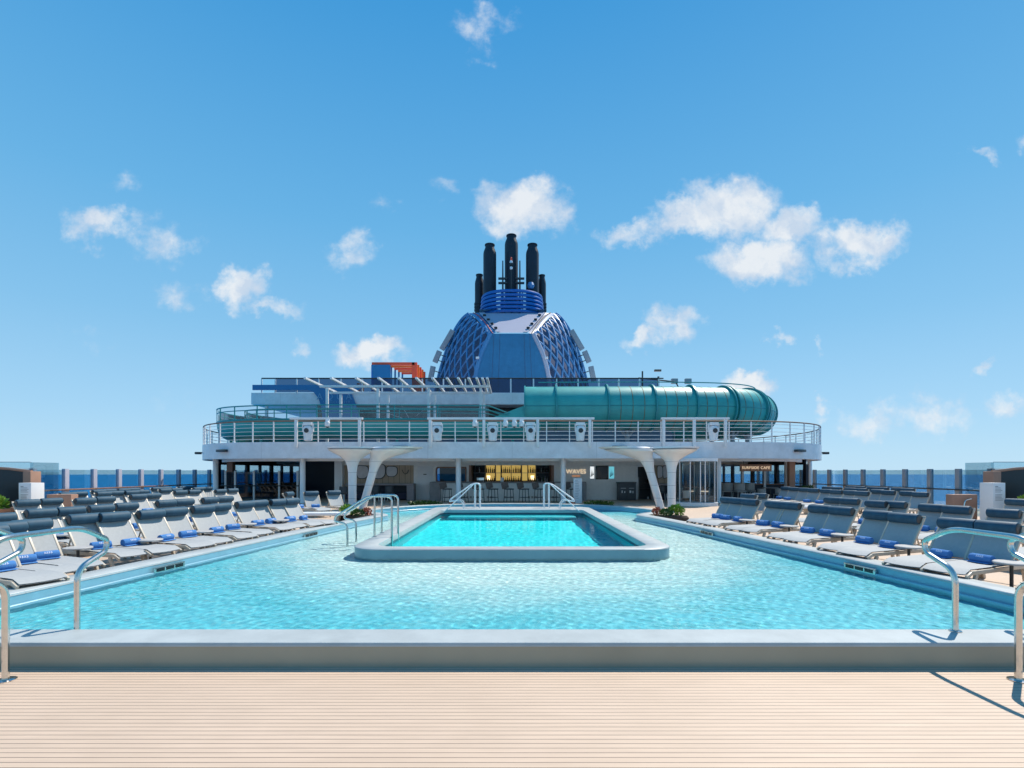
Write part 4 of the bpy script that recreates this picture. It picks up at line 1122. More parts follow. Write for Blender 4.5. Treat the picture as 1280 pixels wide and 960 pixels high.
for k in range(12):
    wd = random.uniform(.14,.28) if k else .15
    mb.box((-.14+wd/2,-.033,1.2-k*.085), (wd,.004,.02))
mb.build('printed_text', M_grey, t)
# lamps added under the soffit to brighten the dark bar, cafe and restaurant
M_fill = emit_mat('fill_lamp', (1.0,.94,.85), 260.0)
def fill_lamp():
    t = thing('added_lamp', 'c', 'added fill lamp')
    MB().lathe([(.10,-.014),(.135,-.014),(.135,0),(.10,0)], (0,0,0), 16).build('trim_ring', M_white, t)
    MB().lathe([(.004,-.010),(.099,-.010),(.099,-.004),(.004,-.004)], (0,0,0), 16).build('lens', M_fill, t)
    return t
PDL = fill_lamp()
for rowi, y in ((0, 28.05), (1, 29.2)):
    for k in range(9):
        x = -9.2+k*2.3
        inst(PDL, (x, y, ZB+.058), 0, 'small round added fill lamp in the soffit, %s from the left of the %s row' % (ORD[k], ('front','rear')[rowi]), 'added fill lamps in the soffit')
for k, px in enumerate((905, 922, 945, 965)):
    inst(PDL, (X(px,30.6), 30.6, ZB+.058), 0, 'small round added fill lamp in the cafe ceiling, %s from the left' % ORD[k], 'added fill lamps in the soffit')
for k, px in enumerate((320, 345, 366)):
    inst(PDL, (X(px,31.6), 31.6, ZB+.058), 0, 'small round added fill lamp in the left restaurant ceiling, %s from the left' % ORD[k], 'added fill lamps in the soffit')
# ------------------------------------------------------------------ round glass enclosure and cafe (right)
GD = 25.2
t = thing('glass_enclosure', 'round glass enclosure with white frame beside the right flared columns', 'glass enclosure', (X(870,GD), GD, 0))
MB().lathe([(1.02,0),(1.02,.16),(.98,.18),(.05,.18)], (0,0,0), 36).build('base', M_white, t)
MB().lathe([(.3,0),(1.0,0),(1.0,.14),(.3,.14)], (0,0,Z(577,GD)), 36).build('top_ring', M_white, t)
rows = [[(.96*math.cos(R(a)), .96*math.sin(R(a)), z) for a in range(0,361,10)] for z in (.19, Z(577,GD)-.002)]
MB().grid(rows).build('glass_wall', M_glassc, t, fix=False)
for a in (200,235,262,275,310,345,30,75,120,160): MB().box((.97*math.cos(R(a)), .97*math.sin(R(a)), (Z(577,GD)+.18)/2), (.04,.04,Z(577,GD)-.2), R(a)).build('mullion', M_white, t)
MB().tube([(.93*math.cos(R(a)), .93*math.sin(R(a)), .9) for a in range(185,356,10)], .02, 6).build('rail', M_steel, t)
MB().tube([(0.1,.1,.18),(.1,.1,Z(577,GD))], .12, 14).build('core', M_dgrey, t)
MB().box((-.62,-.4,.55), (.28,.05,.36)).build('notice', M_white, t)
for k in range(4): MB().box((.25+.12*k,-.1-.1*k,.35), (.25,.3,.3), R(20*k)).build('equipment', M_grey, t, bevel=.02)
def glazed_side(sx, side, m_frame):
    t = thing('glazed_wall', 'dark framed side windows of the %s looking out to sea' % side, 'wall', (sx*17.9, 0, 0))
    y0, y1 = 31.2, 45.0; n = 8; st = (y1-y0)/n
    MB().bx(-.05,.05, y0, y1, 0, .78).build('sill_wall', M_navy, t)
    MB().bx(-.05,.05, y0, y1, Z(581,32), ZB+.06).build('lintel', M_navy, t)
    for k in range(n+1): MB().box((0,y0+k*st,1.4), (.16,.16 if k%2 else .34,1.4)).build('mullion', m_frame, t)
    for k in range(n): MB().bx(-.01,.01, y0+k*st+.18, y0+(k+1)*st-.18, .782, Z(581,32)-.002).build('pane', M_glass, t)
glazed_side(-1, 'left restaurant', M_navy); glazed_side(1, 'right cafe', M_navy)
# left restaurant
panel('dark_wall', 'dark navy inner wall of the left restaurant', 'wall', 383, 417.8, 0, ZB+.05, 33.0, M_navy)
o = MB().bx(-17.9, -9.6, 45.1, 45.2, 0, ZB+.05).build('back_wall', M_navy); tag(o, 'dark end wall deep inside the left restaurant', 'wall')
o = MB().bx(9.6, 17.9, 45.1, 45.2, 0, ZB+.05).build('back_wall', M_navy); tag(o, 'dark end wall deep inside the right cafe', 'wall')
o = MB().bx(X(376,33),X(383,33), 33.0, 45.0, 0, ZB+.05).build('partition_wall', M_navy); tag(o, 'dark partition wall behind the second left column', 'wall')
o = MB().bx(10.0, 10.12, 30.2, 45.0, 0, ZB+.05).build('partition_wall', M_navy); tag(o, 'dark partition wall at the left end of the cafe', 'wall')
for px, d, m, w, lb in ((288.8,30.6,M_copper,.34,'square brown pillar at the left restaurant corner'),(988.5,30.8,M_terra,.34,'square terracotta pillar at the right cafe corner'),(983,31,M_white,.18,'narrow white post beside the terracotta pillar')):
    o = MB().bx(-w/2, w/2, -w/2, w/2, 0, ZB+.06).build('pillar', m); o.location = (X(px,d), d, 0); tag(o, lb, 'pillar')
t = thing('glass_screen', 'glass balustrade with white posts across the left restaurant front', 'glass screen', (0, 29.6, 0))
for px in (282,294,317.5,349,372): MB().box((X(px,29.6),0,.85), (.1,.08,1.7)).build('post', M_white, t, bevel=.01)
for a, b in ((282,294),(294,317.5),(317.5,349),(349,372)): MB().bx(X(a,29.6)+.07, X(b,29.6)-.07, -.008, .008, .1, 1.62).build('glass_panel', M_glassd, t)
MB().tube([(X(276,29.6),-.1,.83),(X(374,29.6),-.1,.83)], .03, 8).build('handrail', M_dark, t)
def ctable(m_top, m_leg, h=.75):
    t = thing('cafe_table', 's', 'table')
    MB().lathe([(.05,0),(.42,0),(.44,.02),(.42,.04),(.05,.04)], (0,0,h-.04), 22).build('table_top', m_top, t)
    MB().tube([(0,0,.02),(0,0,h-.04)], .035, 8).build('post', m_leg, t); MB().lathe([(.25,0),(.25,.02),(.05,.03)], (0,0,0), 18).build('base', m_leg, t)
    return t
PTA = ctable(M_copper, M_dark)
for px, d, lb in ((343,32.0,'left'),(357,31.6,'middle'),(369,32.4,'right')): inst(PTA, (X(px,d), d, 0), 0, 'brown topped round table in the left restaurant, %s of three' % lb, 'restaurant tables')
PCH2 = cafe_chair('chair', 'c', M_sofa, M_grey)
for k, (px, d, a) in enumerate(((322,30.8,200),(334,31.0,170),(345,30.5,160),(353,30.7,190),(366,31.0,180))): inst(PCH2, (X(px,d), d, 0), R(a), 'navy restaurant chair behind the left glass balustrade, %s from the left' % ORD[k], 'navy restaurant chairs')
# right cafe
t = thing('cafe_counter', 'dark cafe counter with brown ledge below the hanging sign', 'counter', (0, 31.5, 0))
MB().bx(X(901,31.5), X(983,31.5), 0, .6, 0, .84).build('front_panel', M_navy, t); MB().bx(X(900,31.5), X(983.5,31.5), -.08, .62, .842, .90).build('ledge', M_copper, t)
for px in (928,955.5): MB().box((X(px,31.4),-.12,1.0), (.12,.1,2.0)).build('post', M_white, t)
t = thing('hanging_sign', 'brown hanging sign with white capital letters above the cafe counter', 'sign', (X(944.5,29.8), 29.8, Z(584.8,29.8)))
MB().box((0,0,0), (1.84,.08,.40)).build('board', M_terra, t, bevel=.01)
facing(text_mb('SURFSIDE CAFE', .225, .008, space=1.08), (0,-.05,0)).build('sign_letters', M_sign, t)
for sx in (-1,1): MB().tube([(sx*.7,0,.2),(sx*.7,0,ZB+.06-Z(584.8,29.8))], .012, 6).build('hanger', M_dark, t)
PCH3 = cafe_chair('wicker_chair', 'c', M_wicker, M_wicker)
for k, (px, d, a, s, lb) in enumerate(((909,29.0,160,1.2,'tall grey wicker chair at the cafe counter, leftmost'),(924,28.6,190,1.2,'tall grey wicker chair in front of the cafe counter, middle and largest'),(936,29.4,215,1.2,'tall grey wicker chair at the cafe counter, rightmost'),(952,28.2,160,.85,'low grey wicker armchair left of the small round table'),(973,28.6,200,.85,'low grey wicker armchair right of the small round table'))):
    o = inst(PCH3, (X(px,d), d, 0), R(a), lb, 'wicker chairs at the cafe'); o.scale = (s,s,s)
PTB = ctable(M_graptop, M_dark); inst(PTB, (X(963,28.9), 28.9, 0), 0, 'small round grey table between two low wicker armchairs')
PTC = ctable(M_leafd, M_dark, 1.0); inst(PTC, (X(929,29.5), 29.5, 0), 0, 'high round green topped table among the tall wicker chairs')
t = thing('stone_planter', 'low stone trough planter at the right cafe corner', 'planter', (X(1003,29.5), 29.5, 0))
MB().box((0,0,.3), (1.9,.5,.6)).build('trough', M_wicker, t, bevel=.03)
shrub('shrub', 'grey green plant in the stone trough at the cafe corner', (X(1010,29.5),29.5,.6), .3,.2,.12, 200, M_leafd, s=.08)

# ------------------------------------------------------------------ deckhouse, upper deck
UD = 38.0
dh = thing('deckhouse', 'low deckhouse with black window band under the top deck behind the slides', 'building', (0,0,0))
MB().bx(-15.2, 12.6, 40.0, 46, ZT-.04, ZT+.55).build('lower_wall', M_navy, dh)
MB().bx(-15.2, 12.6, 40.06, 46, ZT+.552, 5.6).build('wall', M_house, dh)
MB().bx(-15.2, 12.6, 40.02, 46, 5.602, 6.64).build('window_band', M_black, dh)
for k in range(12): MB().bx(-14+k*2.3-.06, -14+k*2.3+.06, 39.97, 40.015, 5.61, 6.63).build('mullion', M_navy, dh)
ZU0, ZU1 = Z(505.5,UD), Z(491,UD)
ud = thing('top_deck', 'grey white top deck slab above the slide below the funnel', 'upper deck', (0,0,0))
xl, xr = X(314,UD), X(850,UD)
UP = smooth_poly([(xr-2,UD),(xr,UD+1.5),(xr,UD+20),(xl,UD+20),(xl,UD+.6),(xl+.6,UD),(0,UD)], 1, True)
UP = [(xl,UD),(xr-3,UD),(xr-1,UD+.7),(xr,UD+2.5),(xr,62),(xl,62)]
MB().prism(UP, ZU0, ZU1).build('slab', M_fascia, ud)
MB().box((X(330,UD),UD+.4,(ZU0+ZT)/2), (.18,.18,ZU0-ZT)).build('support_post', M_white, ud)
MB().box((xr-1.5,UD+3,(ZU0+ZT)/2), (.3,.3,ZU0-ZT)).build('support_post', M_white, ud)
tr = thing('top_deck_railing', 'dark tinted glass railing with white posts along the top deck edge', 'railing', (0, UD+.15, 0))
ZR2 = Z(472.5,UD)
pp = [326,343,370,397.5,425.5,452,477,502.5,527.5,554,581.5,609.5,638.5,667,696,723,749,774,800,824]
for px in pp: MB().box((X(px,UD),0,(ZU1+ZR2)/2), (.09,.06,ZR2-ZU1)).build('post', M_white, tr)
for a, b in zip(pp, pp[1:]): MB().bx(X(a,UD)+.06, X(b,UD)-.06, -.008, .008, ZU1+.05, ZR2-.03).build('glass_panel', M_glassd if a > 330 else M_glass, tr)
MB().tube([(X(326,UD),0,ZR2),(X(830,UD),0,ZR2)], .05, 8).build('handrail', M_dark, tr)
sg = thing('slide_sign', 'deep blue curved sign band with white lettering on the top deck edge', 'sign', (0, UD-.12, 0))
P = lambda x, y: (X(x,UD), Z(y,UD))
MB().prism([P(317,488),P(317,481.5),P(455,481.5),P(452,486),P(440,492),P(443,500),P(447,510),P(451,522),P(404,522),P(402.5,508),P(399,498),P(393,490.5),P(386,488)], -.06, .06, 'y').build('panel', M_blue, sg)
facing(text_mb('AQUA', .66, .012, space=1.7), (X(419,UD), UD-.20-(UD-.12), Z(496.5,UD))).build('sign_letters', M_pale, sg)
facing(text_mb('SLIDECOASTER', .25, .01, space=1.2), (X(422,UD), -.08, Z(503.2,UD))).build('sign_letters_small', M_pale, sg)
# red slatted arch and blue kiosk
ar = thing('slatted_arch', 'red orange slatted arch of five frames on the top deck', 'arch', (0, 42.5, ZU1))
zt = Z(451.5,42)-ZU1
for i in range(5):
    y = i*1.0; xl2 = X(463,42) if i == 0 else X(485,43)+.1*i; xr2 = X(517,42)
    mb = MB(); mb.bx(xl2, xr2, y-.1, y+.1, zt-.22, zt); mb.bx(xr2-.22, xr2+.2, y-.1, y+.1, 0, zt-.002); mb.build('frame', M_red if i%2 == 0 else M_orange, ar)
    if i: MB().bx(xl2, xl2+.12, y-.08, y+.08, 0, zt-.23).build('strut', M_blue, ar)
k = thing('blue_kiosk', 'deep blue slanted panel kiosk under the left of the red arch', 'kiosk', (0, 42.3, ZU1))
MB().prism([(X(463,42),zt-.24),(X(486.5,42),zt-.24),(X(488.5,42),0),(X(470,42),0)], -.05, .25, 'y').build('panel', M_blue, k)
MB().prism([(X(463,42),zt-.24),(X(469.8,42),0),(X(463,42),0)], -.05, .2, 'y').build('side_panel', M_blue2, k)
for px in (448,453):
    o = MB().bx(-.1,.1,-.1,.1,0,1.4).build('orange_post', M_orange); o.location = (X(px,42), 42, ZU1); tag(o, 'short orange post behind the top deck railing, %s of two' % ('left' if px == 448 else 'right'), 'post')
# pergola
pg = thing('pergola', 'white steel pergola with slanting louvres in front of the top deck', 'pergola', (0,0,0))
PF, PBk = 33.5, 36.2; zb = Z(485.5,PF)
for a in (409,472.5,536,601): MB().box((X(a,PF),PF,(zb+ZT)/2), (.16,.16,zb-ZT)).build('post', M_white, pg)
for a in (426,485,543.5,605): MB().box((X(a,PBk),PBk,(zb+ZT)/2), (.16,.16,zb-ZT)).build('post', M_white, pg)
MB().bx(X(400,PF), X(612,PF), PF-.09, PF+.09, zb+.05, zb+.2).build('beam', M_white, pg); MB().bx(X(412,PBk), X(612,PBk), PBk-.09, PBk+.09, zb+.05, zb+.2).build('beam', M_white, pg)
for nx in (382.5,415,446,474,499,521,541,559,573,586,596,603,609):
    x = (nx-640)/F*31.5; MB().bx(x-.07, x+.07, 31.3, 37.2, zb+.203, zb+.34).build('louvre', M_white, pg, bevel=.02)
for a, b in (((480,515),(515,527)),((545,500),(520,520)),((498,500),(512,524))):
    MB().tube([W(a[0],a[1],34.5), W(b[0],b[1],34.5)], .012, 5).build('stay', M_cable, pg)

# ------------------------------------------------------------------ slides
def catmull(pts, n=8):
    P = [V(p) for p in pts]; out = []
    for i in range(len(P)-1):
        p0, p1, p2, p3 = P[max(i-1,0)], P[i], P[i+1], P[min(i+2,len(P)-1)]
        for s in range(n):
            t = s/n
            out.append(.5*((2*p1)+(p2-p0)*t+(2*p0-5*p1+4*p2-p3)*t*t+(3*p1-p0-3*p2+p3)*t**3))
    out.append(P[-1]); return out
zc = Z(511,32.5)
path = catmull([(.8,32.4,zc),(3.5,32.3,zc),(7,32.2,zc),(10.5,32.3,zc),(13.4,32.7,zc),(15.6,33.8,zc),(16.8,35.8,zc-.05),(16.5,38.4,zc-.1),(14.2,40.6,zc-.2),(11.5,41.6,zc-.3)], 10)
RT = 1.36
sl_ = thing('tube_slide', 'large teal enclosed tube slide curving round the right of the ring deck', 'water slide', (0,0,0))
MB().tube(path, RT, 40, caps=False).build('tube', M_teal, sl_)
cum = [0]
for a, b in zip(path, path[1:]): cum.append(cum[-1]+(b-a).length)
def at(s):
    for i in range(len(path)-1):
        if cum[i+1] >= s:
            k = (s-cum[i])/(cum[i+1]-cum[i]); return path[i].lerp(path[i+1], k), (path[i+1]-path[i]).normalized()
    return path[-1], (path[-1]-path[-2]).normalized()
def torus(mb, c, t, r, w, h):
    u = V((0,0,1)); s = t.cross(u).normalized(); u = s.cross(t)
    rows = []
    for k in range(49):
        a = 2*math.pi*k/48; d = s*math.cos(a)+u*math.sin(a)
        rows.append([c+d*r-t*w, c+d*(r+h)-t*w, c+d*(r+h)+t*w, c+d*r+t*w])
    mb.grid(rows)
fl_s = [1.95, 5.1, 7.9, 10.35, 12.7, 14.9, 17.0, 19.0, 20.9]
for i, s in enumerate(fl_s):
    c, t = at(s); mb = MB()
    for q in ((-.13,.13) if i > 3 else (0,)): torus(mb, c+t*q, t, RT-.02, .045, .16)
    mb.build('flange', M_teald, sl_, fix=False)
torus_mb = MB(); c, t = at(.02); torus(torus_mb, c, t, RT-.05, .04, .12); torus_mb.build('flange', M_teald, sl_, fix=False)
for s0, s1 in zip(fl_s, fl_s[1:]):
    if s0 < 4: continue
    for k in (1,2,3):
        c, t = at(s0+(s1-s0)*k/4); mb = MB(); torus(mb, c, t, RT-.008, .018, .016); mb.build('seam', M_seam, sl_, fix=False)
mb = MB(); rows = [[], []]
pts = []
for i, p in enumerate(path):
    t = (path[min(i+1,len(path)-1)]-path[max(i-1,0)]).normalized(); s = t.cross(V((0,0,1))).normalized(); pts.append(p+s*(RT+.0))
MB().tube(pts, .03, 6).build('side_joint', M_teald, sl_)
MB().tube([p+V((0,0,RT+.24))-V((0,.3,0)) for p in path[4:]], .035, 6).build('cable_rail', M_teald, sl_)
for s in (6.5, 12.0, 13.6, 15.2):
    c, t = at(s); mb = MB(); mb.tube([(c.x,c.y+.2,ZT-.05),(c.x,c.y+.2,c.z-RT+.02)], .14, 10); mb.tube([(c.x,c.y+.2,c.z-RT-.5),(c.x-.5,c.y+.2,c.z-RT+.12)], .08, 8); mb.tube([(c.x,c.y+.2,c.z-RT-.5),(c.x+.5,c.y+.2,c.z-RT+.12)], .08, 8); mb.build('support', M_grey, sl_)
# open flume with clear panels on the left
zt0, zt1 = Z(551,31.5), Z(526,31.5); zg = Z(509,31.5)
fp = catmull([(1.6,32.3,0),(-2,31.6,0),(-6,31.3,0),(-10,31.2,0),(-13,31.3,0),(-15.8,31.7,0),(-17.7,32.6,0),(-18.6,34.2,0),(-18.6,37,0),(-17,40.2,0),(-13.5,41.4,0)], 8)
fm = thing('open_slide', 'open teal water slide trough with clear side panels round the left of the ring deck', 'water slide', (0,0,0))
def off(i, k):
    t = (fp[min(i+1,len(fp)-1)]-fp[max(i-1,0)]).normalized(); return fp[i]+t.cross(V((0,0,1))).normalized()*k
rows = []
hw = .8
for i in range(len(fp)):
    r = []
    for k in range(13):
        a = math.pi+math.pi*k/12; q = off(i, hw*math.cos(a)); r.append((q.x, q.y, zt1-.18+(zt1-zt0-.25)*math.sin(a)*.95))
    rows.append([(off(i,-hw).x,off(i,-hw).y,zt1)]+r+[(off(i,hw).x,off(i,hw).y,zt1)])
MB().grid(rows).build('trough', M_teal, fm, fix=False)
for sd in (-hw, hw):
    lst = range(0 if sd > 0 else 0, len(fp))
    MB().grid([[(off(i,sd).x,off(i,sd).y,zt1+.02),(off(i,sd).x,off(i,sd).y,zg-.04)] for i in lst if i > 6]).build('clear_panel', M_slidepan, fm, fix=False)
    for z, r in ((zt1,.06),(zg,.04),(zg-.27,.03)):
        pts = [V((off(i,sd).x,off(i,sd).y,z)) for i in lst if i > 6]
        if z > zt1+.1: pts = [V((off(3,sd).x,off(3,sd).y,zt1+.1))]+pts
        MB().tube(pts, r, 6).build('rail', M_teald, fm)
    for i in range(8, len(fp), 5):
        q = off(i, sd); MB().bar((q.x,q.y,zt1),(q.x,q.y,zg),.05,.05).build('stanchion', M_teald, fm)
for i in range(4, len(fp), 7):
    q = fp[i]; MB().tube([(q.x,q.y,ZT-.05),(q.x,q.y,zt0+.3)], .09, 8).build('support', M_teal, fm)
# transition piece from the open trough into the tube
fn = []
for k in range(7):
    f = k/6; r = []
    for j in range(17):
        a = math.pi*.5+math.pi*2*j/16
        r.append((-1.6+2.4*f, 32.2+(.85+.5*f)*math.cos(a)*.98*-1, zc-RT*.55+.5*f*RT*1.1+(.62+.74*f)*math.sin(a)*(1 if math.sin(a) < f*1.05 else 0)))
    fn.append(r)
MB().prism([(-1.7,zt1-.05),(.8,zc+.05),(.8,zc-1.2),(-1.7,zt0+.3)], 31.1, 31.2, 'y').build('entry_cheek', M_teal, fm)

# ------------------------------------------------------------------ funnel
FDp, FB = 46.0, 52.0
fu = thing('ship_funnel', 'blue funnel casing with diamond lattice sides and pale shoulders', 'funnel', (0,0,0))
def curve(pts, n):
    P = catmull([(a, b, 0) for a, b in pts], 10); cs = [0]
    for a, b in zip(P, P[1:]): cs.append(cs[-1]+(b-a).length)
    out = []
    for i in range(n+1):
        s = cs[-1]*i/n
        for j in range(len(P)-1):
            if cs[j+1] >= s-1e-9:
                k = (s-cs[j])/max(cs[j+1]-cs[j],1e-9); q = P[j].lerp(P[j+1], k); out.append((q.x, q.y)); break
    return out
NT = 24
inn = [(592,497),(593.5,478),(596.5,460),(601,444),(607,430),(613.5,417)]
outr = [(543.5,497),(547,476),(552.5,455),(560,433),(569,412),(578.5,398),(586,392)]
ci, cu = curve(inn, NT), curve(outr, NT)
def latsurf(sx, off_=0.0):
    rows = []
    for i in range(NT+1):
        a = W(ci[i][0], ci[i][1], FDp); b = W(cu[i][0], cu[i][1], FB)
        row = []
        for j in range(13):
            u = j/12; p = a.lerp(b, u); bul = math.sin(math.pi*u)*.35
            nrm = V((-.72,-.62,.25)).normalized(); p = p+nrm*(bul+off_)
            row.append(V((p.x if sx < 0 else -p.x, p.y, p.z)))
        rows.append(row)
    return rows
def samp(rows, u, t):
    x = min(max(u,0),1)*12; y = min(max(t,0),1)*NT; j = min(int(x),11); i = min(int(y),NT-1); fx, fy = x-j, y-i
    return (rows[i][j]*(1-fx)+rows[i][j+1]*fx)*(1-fy)+(rows[i+1][j]*(1-fx)+rows[i+1][j+1]*fx)*fy
for sx, side in ((-1,'left'),(1,'right')):
    rin = latsurf(sx, -.45); rout = latsurf(sx, 0.0)
    MB().grid(rin).build('inner_casing', M_funin, fu, fix=False)
    mb = MB(); nd = 6
    for fam in (1,-1):
        for k in range(-7, nd+7):
            pts = []
            for s in range(25):
                t = s/24*1.0; u = (k+.5)/nd+fam*(t-.5)*.62
                if -0.001 <= u <= 1.001: pts.append(samp(rout, u, t))
            if len(pts) > 2: mb.tube(pts, .105, 6)
    mb.build('lattice', M_funlat, fu)
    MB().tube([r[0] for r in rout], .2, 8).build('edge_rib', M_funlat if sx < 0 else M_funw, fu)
    MB().tube([r[-1] for r in rout], .17, 8).build('edge_rib', M_funlat, fu)
    # shoulder band
    top = [W(586.5,391.5,FB), W(592,392,50.6), W(599,398,49), W(606,407,47.5), W(612.5,419,FDp-.05)]
    top = catmull(top, 5); rows = []
    for i, p in enumerate(top):
        f = i/(len(top)-1); e = W(598+22*f, 391+24.5*f, 50.5-4.3*f)
        p2 = V((p.x-.12, p.y-.1, p.z-.25)) 
        q = [p2, p, e]
        rows.append([V((a.x if sx < 0 else -a.x, a.y, a.z)) for a in q])
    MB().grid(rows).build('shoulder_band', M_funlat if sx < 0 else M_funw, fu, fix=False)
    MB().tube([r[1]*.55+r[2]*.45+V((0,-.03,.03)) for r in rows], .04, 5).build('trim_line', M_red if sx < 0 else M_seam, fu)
    # pale strip with bolts
    rows2 = []
    for i in range(6):
        f = i/5; a = W(598.5+22*f, 391.5+24.3*f, 50.45-4.3*f); b = W(606+20*f, 391.5+24.2*f, 50.4-4.3*f)
        rows2.append([V((p.x if sx < 0 else -p.x, p.y-.06, p.z+.06)) for p in (a, b)])
    MB().grid(rows2).build('pale_strip', M_funw, fu, fix=False)
    for f in (.15,.38,.6,.82):
        p = W(602.5+21*f, 392+24*f, 50.3-4.3*f); MB().lathe([(.02,0),(.16,0),(.16,.1),(.02,.12)], (p.x if sx < 0 else -p.x, p.y-.1, p.z+.08), 10).build('bolt', M_dark, fu)
    # flood lights on the edge
    fl_ = thing('floodlight', 'small white floodlight on the %s edge of the funnel front' % side, 'floodlight', (W(597,447.5,45.6).x*(1 if sx < 0 else -1), 45.55, W(597,447.5,45.6).z))
    MB().box((0,0,0), (.3,.3,.18)).build('lamp_head', M_white, fl_, bevel=.03); MB().box((0,.25,-.02), (.1,.3,.08)).build('bracket', M_grey, fl_)
# front and slope panels
rows = [[W(ci[i][0], ci[i][1], FDp)+V((0,-.02,0)), W(1280-ci[i][0], ci[i][1], FDp)+V((0,-.02,0))] for i in range(NT+1)]
MB().grid(rows).build('front_panel', M_fun, fu, fix=False)
mb = MB()
for px in (617.5,625,655,662): mb.tube([W(px,417,FDp-.03), W(px+(px-640)*.15,490,FDp-.03)], .012, 4)
mb.build('panel_joint', M_funin, fu)
MB().grid([[W(600+21*f,391.5+24.3*f,50.4-4.35*f), W(680-21*f,391.5+24.3*f,50.4-4.35*f)] for f in [i/6 for i in range(7)]]).build('slope_panel', M_funw, fu, fix=False)
MB().grid([[W(600,393,FB)+V((0,y,0)), W(680,393,FB)+V((0,y,0))] for y in (-1.6,6)]).build('top_plate', M_fun, fu, fix=False)
# back half
back = [W(cu[i][0], cu[i][1], FB) for i in range(NT+1)]
for sx in (-1,1): MB().grid([[V((p.x*(1 if sx < 0 else -1), p.y, p.z)), V((p.x*.75*(1 if sx < 0 else -1), p.y+8, p.z))] for p in back]).build('rear_side', M_fun, fu, fix=False)
MB().grid([[V((p.x*.75, p.y+8, p.z)), V((-p.x*.75, p.y+8, p.z))] for p in back]).build('rear_panel', M_fun, fu, fix=False)
o = MB().lathe([(.1,0),(1.15,0),(1.1,.6),(.8,1.2),(.4,1.5),(.05,1.6)], (0,0,0), 20).build('vent_dome', M_funw); o.location = (X(585,44.5), 44.5, ZU1); tag(o, 'pale rounded vent cowl at the left foot of the funnel', 'vent')
# cage of rings
CD = 53.0
cg = thing('ring_cage', 'bright blue cage of six stacked rings round the exhaust pipes', 'cage', (0, CD, Z(391,50.2)))
for i in range(6):
    y = 362.5+i*5.0; hw_ = 36.5+.55*i
    zz = Z(y,50.2)-Z(391,50.2); rx = hw_/F*CD; ry = 2.6
    MB().tube([(rx*math.cos(a)*abs(math.cos(a))**-.25 if abs(math.cos(a)) > 1e-3 else 0, ry*math.sin(a), zz) for a in [2*math.pi*q/48 for q in range(48)]], .165, 8, closed=True).build('ring', M_blue2, cg)
for a in (200,225,250,270,290,315,340,20,90,160):
    rx = 37/F*CD
    MB().tube([(rx*1.02*math.cos(R(a)), 2.5*math.sin(R(a)), -.1), (rx*.98*math.cos(R(a)), 2.5*math.sin(R(a)), Z(362,50.2)-Z(391,50.2))], .06, 6).build('stanchion', M_dark if a not in (200,340) else M_grey, cg)
# exhaust pipes
def pipe(px, top, wpx, d, label, collar=False):
    r = wpx/2/F*d; zb_ = Z(400,52); zt_ = Z(top,d); H = zt_-zb_
    t = thing('exhaust_pipe', label, 'exhaust pipe', (X(px,d), d, zb_), 0, 'exhaust pipes of the funnel')
    MB().lathe([(r*.3,0),(r,0),(r,H-1.0),(r*.95,H-.75),(r*.7,H-.32),(r*.7,H-.1),(r*.78,H-.1),(r*.78,H),(r*.6,H),(r*.6,H-.3)], (0,0,0), 24).build('stack', M_pipe, t)
    if collar:
        for z in (H*.30,H*.36,H*.42): MB().lathe([(r*.9,-.09),(r*1.15,-.09),(r*1.15,.09),(r*.9,.09)], (0,0,z), 20).build('collar', M_pipe, t)
pipe(612.2,306,16.2,52.6,'tall black exhaust pipe, left of the three tall ones')
pipe(639.2,294.5,16.6,53.6,'tallest black exhaust pipe in the middle')
pipe(665.5,306,16.2,52.6,'tall black exhaust pipe, right of the three tall ones')
pipe(599.3,343.5,11.5,54,'short black exhaust pipe at the far left',True)
pipe(677.5,344,10,54,'short black exhaust pipe at the far right',True)
mt = thing('signal_mast', 'thin mast with red and white signal lamps before the middle exhaust pipe', 'mast', (X(639,50.6), 50.6, Z(391,50.2)))
MB().tube([(0,0,0),(0,0,Z(326,50.6)-Z(391,50.2))], .05, 6).build('pole', M_dark, mt)
for y, m, r in ((324,MATS.get('red_orange_paint'),.09),(328,M_white,.14),(331.5,M_black,.19),(335.5,M_white,.13)): MB().lathe([(r*.6,-.14),(r,-.1),(r,.1),(r*.6,.14)], (0,-.1,Z(y,50.6)-Z(391,50.2)), 10).build('lamp', m, mt)
for px, y0, lb in ((628.5,326,'left'),(649.8,326,'right')):
    t = thing('lattice_mast', 'thin dark antenna mast between the exhaust pipes, %s one' % lb, 'mast', (X(px,51.4), 51.4, Z(391,50.2)))
    h = Z(y0,51.4)-Z(391,50.2); MB().tube([(0,0,0),(0,0,h)], [.14,.07], 6).build('pole', M_dgrey, t)
    for f in (.1,.2,.3,.6,.68): MB().box((0,0,h*f), (.5 if f < .5 else .9,.3,.14)).build('crossarm', M_dark, t)
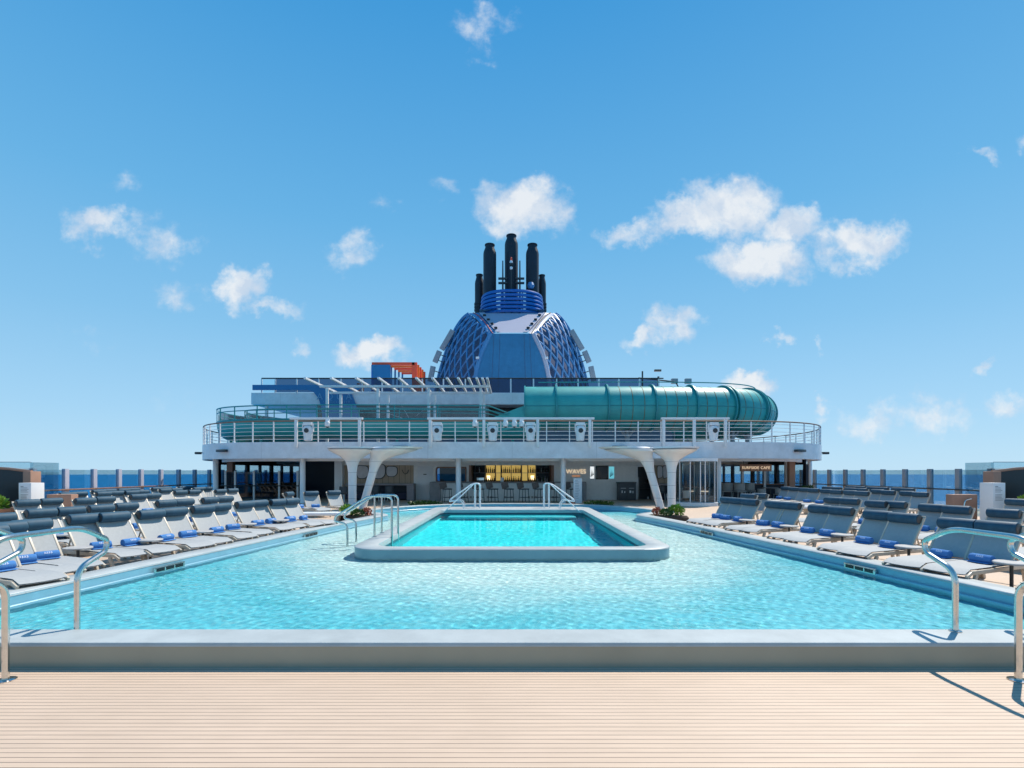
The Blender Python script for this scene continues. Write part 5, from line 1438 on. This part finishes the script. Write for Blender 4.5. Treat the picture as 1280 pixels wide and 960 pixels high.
t = tag(MB().lathe([(.02,-.38),(.25,-.29),(.38,0),(.25,.29),(.02,.38)], (0,0,.5), 16).build('radome', M_funlat), 'blue grey ball radome at the right of the ring cage', 'radome'); t.location = (X(663.5,51.6), 51.6, Z(357,51.6)-.5)
for sx, side in ((-1,'left'),(1,'right')):
    for (xa, ya, xb, yb, w, lb) in ((566,413,552,437,.5,'upper long'),(549.5,439,543.5,453,.45,'middle'),(541.5,458,537.5,477,.45,'lowest')):
        a, b = W(xa,ya,51), W(xb,yb,51); 
        t = thing('antenna_panel', 'grey antenna panel mounted off the %s flank of the funnel, %s' % (side, lb), 'antenna', ((a.x+b.x)/2*(1 if sx < 0 else -1), 51, (a.z+b.z)/2), 0, 'antenna panels on the funnel flanks')
        dx, dz = (a.x-b.x)/2*(1 if sx < 0 else -1), (a.z-b.z)/2
        MB().bar((-dx,0,-dz),(dx,0,dz),.5,.3,up=(0,1,0)).build('panel', M_grey, t, bevel=.03)
        mb = MB()
        for f in (-.5,.5): mb.bar((dx*f,0,dz*f),(dx*f-sx*.9,.4,dz*f-.25),.07,.07)
        mb.build('bracket', M_dark, t)
# small mast things at the right end of the top deck
t = thing('crane_rail', 'dark steel davit rail at the right end of the top deck', 'davit', (X(813,38.5), 38.5, ZU1))
mb = MB(); mb.tube([(-.9,0,1.2),(1.9,0,.9)], .05, 6); mb.tube([(-.6,0,0),(-.6,0,1.7)], .06, 6); mb.tube([(.6,0,0),(.6,0,1.3)], .08, 6); mb.tube([(1.9,0,.9),(2.2,0,.3)], .05, 6); mb.build('boom', M_dark, t)
MB().box((.55,0,1.75), (.5,.2,.14)).build('lamp_head', M_copper, t)
for px, lb in ((843,'left'),(860,'right')):
    t = thing('floodlight', 'grey floodlight above the tube slide, %s of two' % lb, 'floodlight', (X(px,40), 40, 6.7))
    MB().tube([(0,0,-3.5),(0,0,1.6)], .06, 6).build('pole', M_grey, t); MB().box((0,0,Z(476.5,40)-6.7), (.5,.3,.4)).build('lamp_head', M_grey, t, bevel=.05)
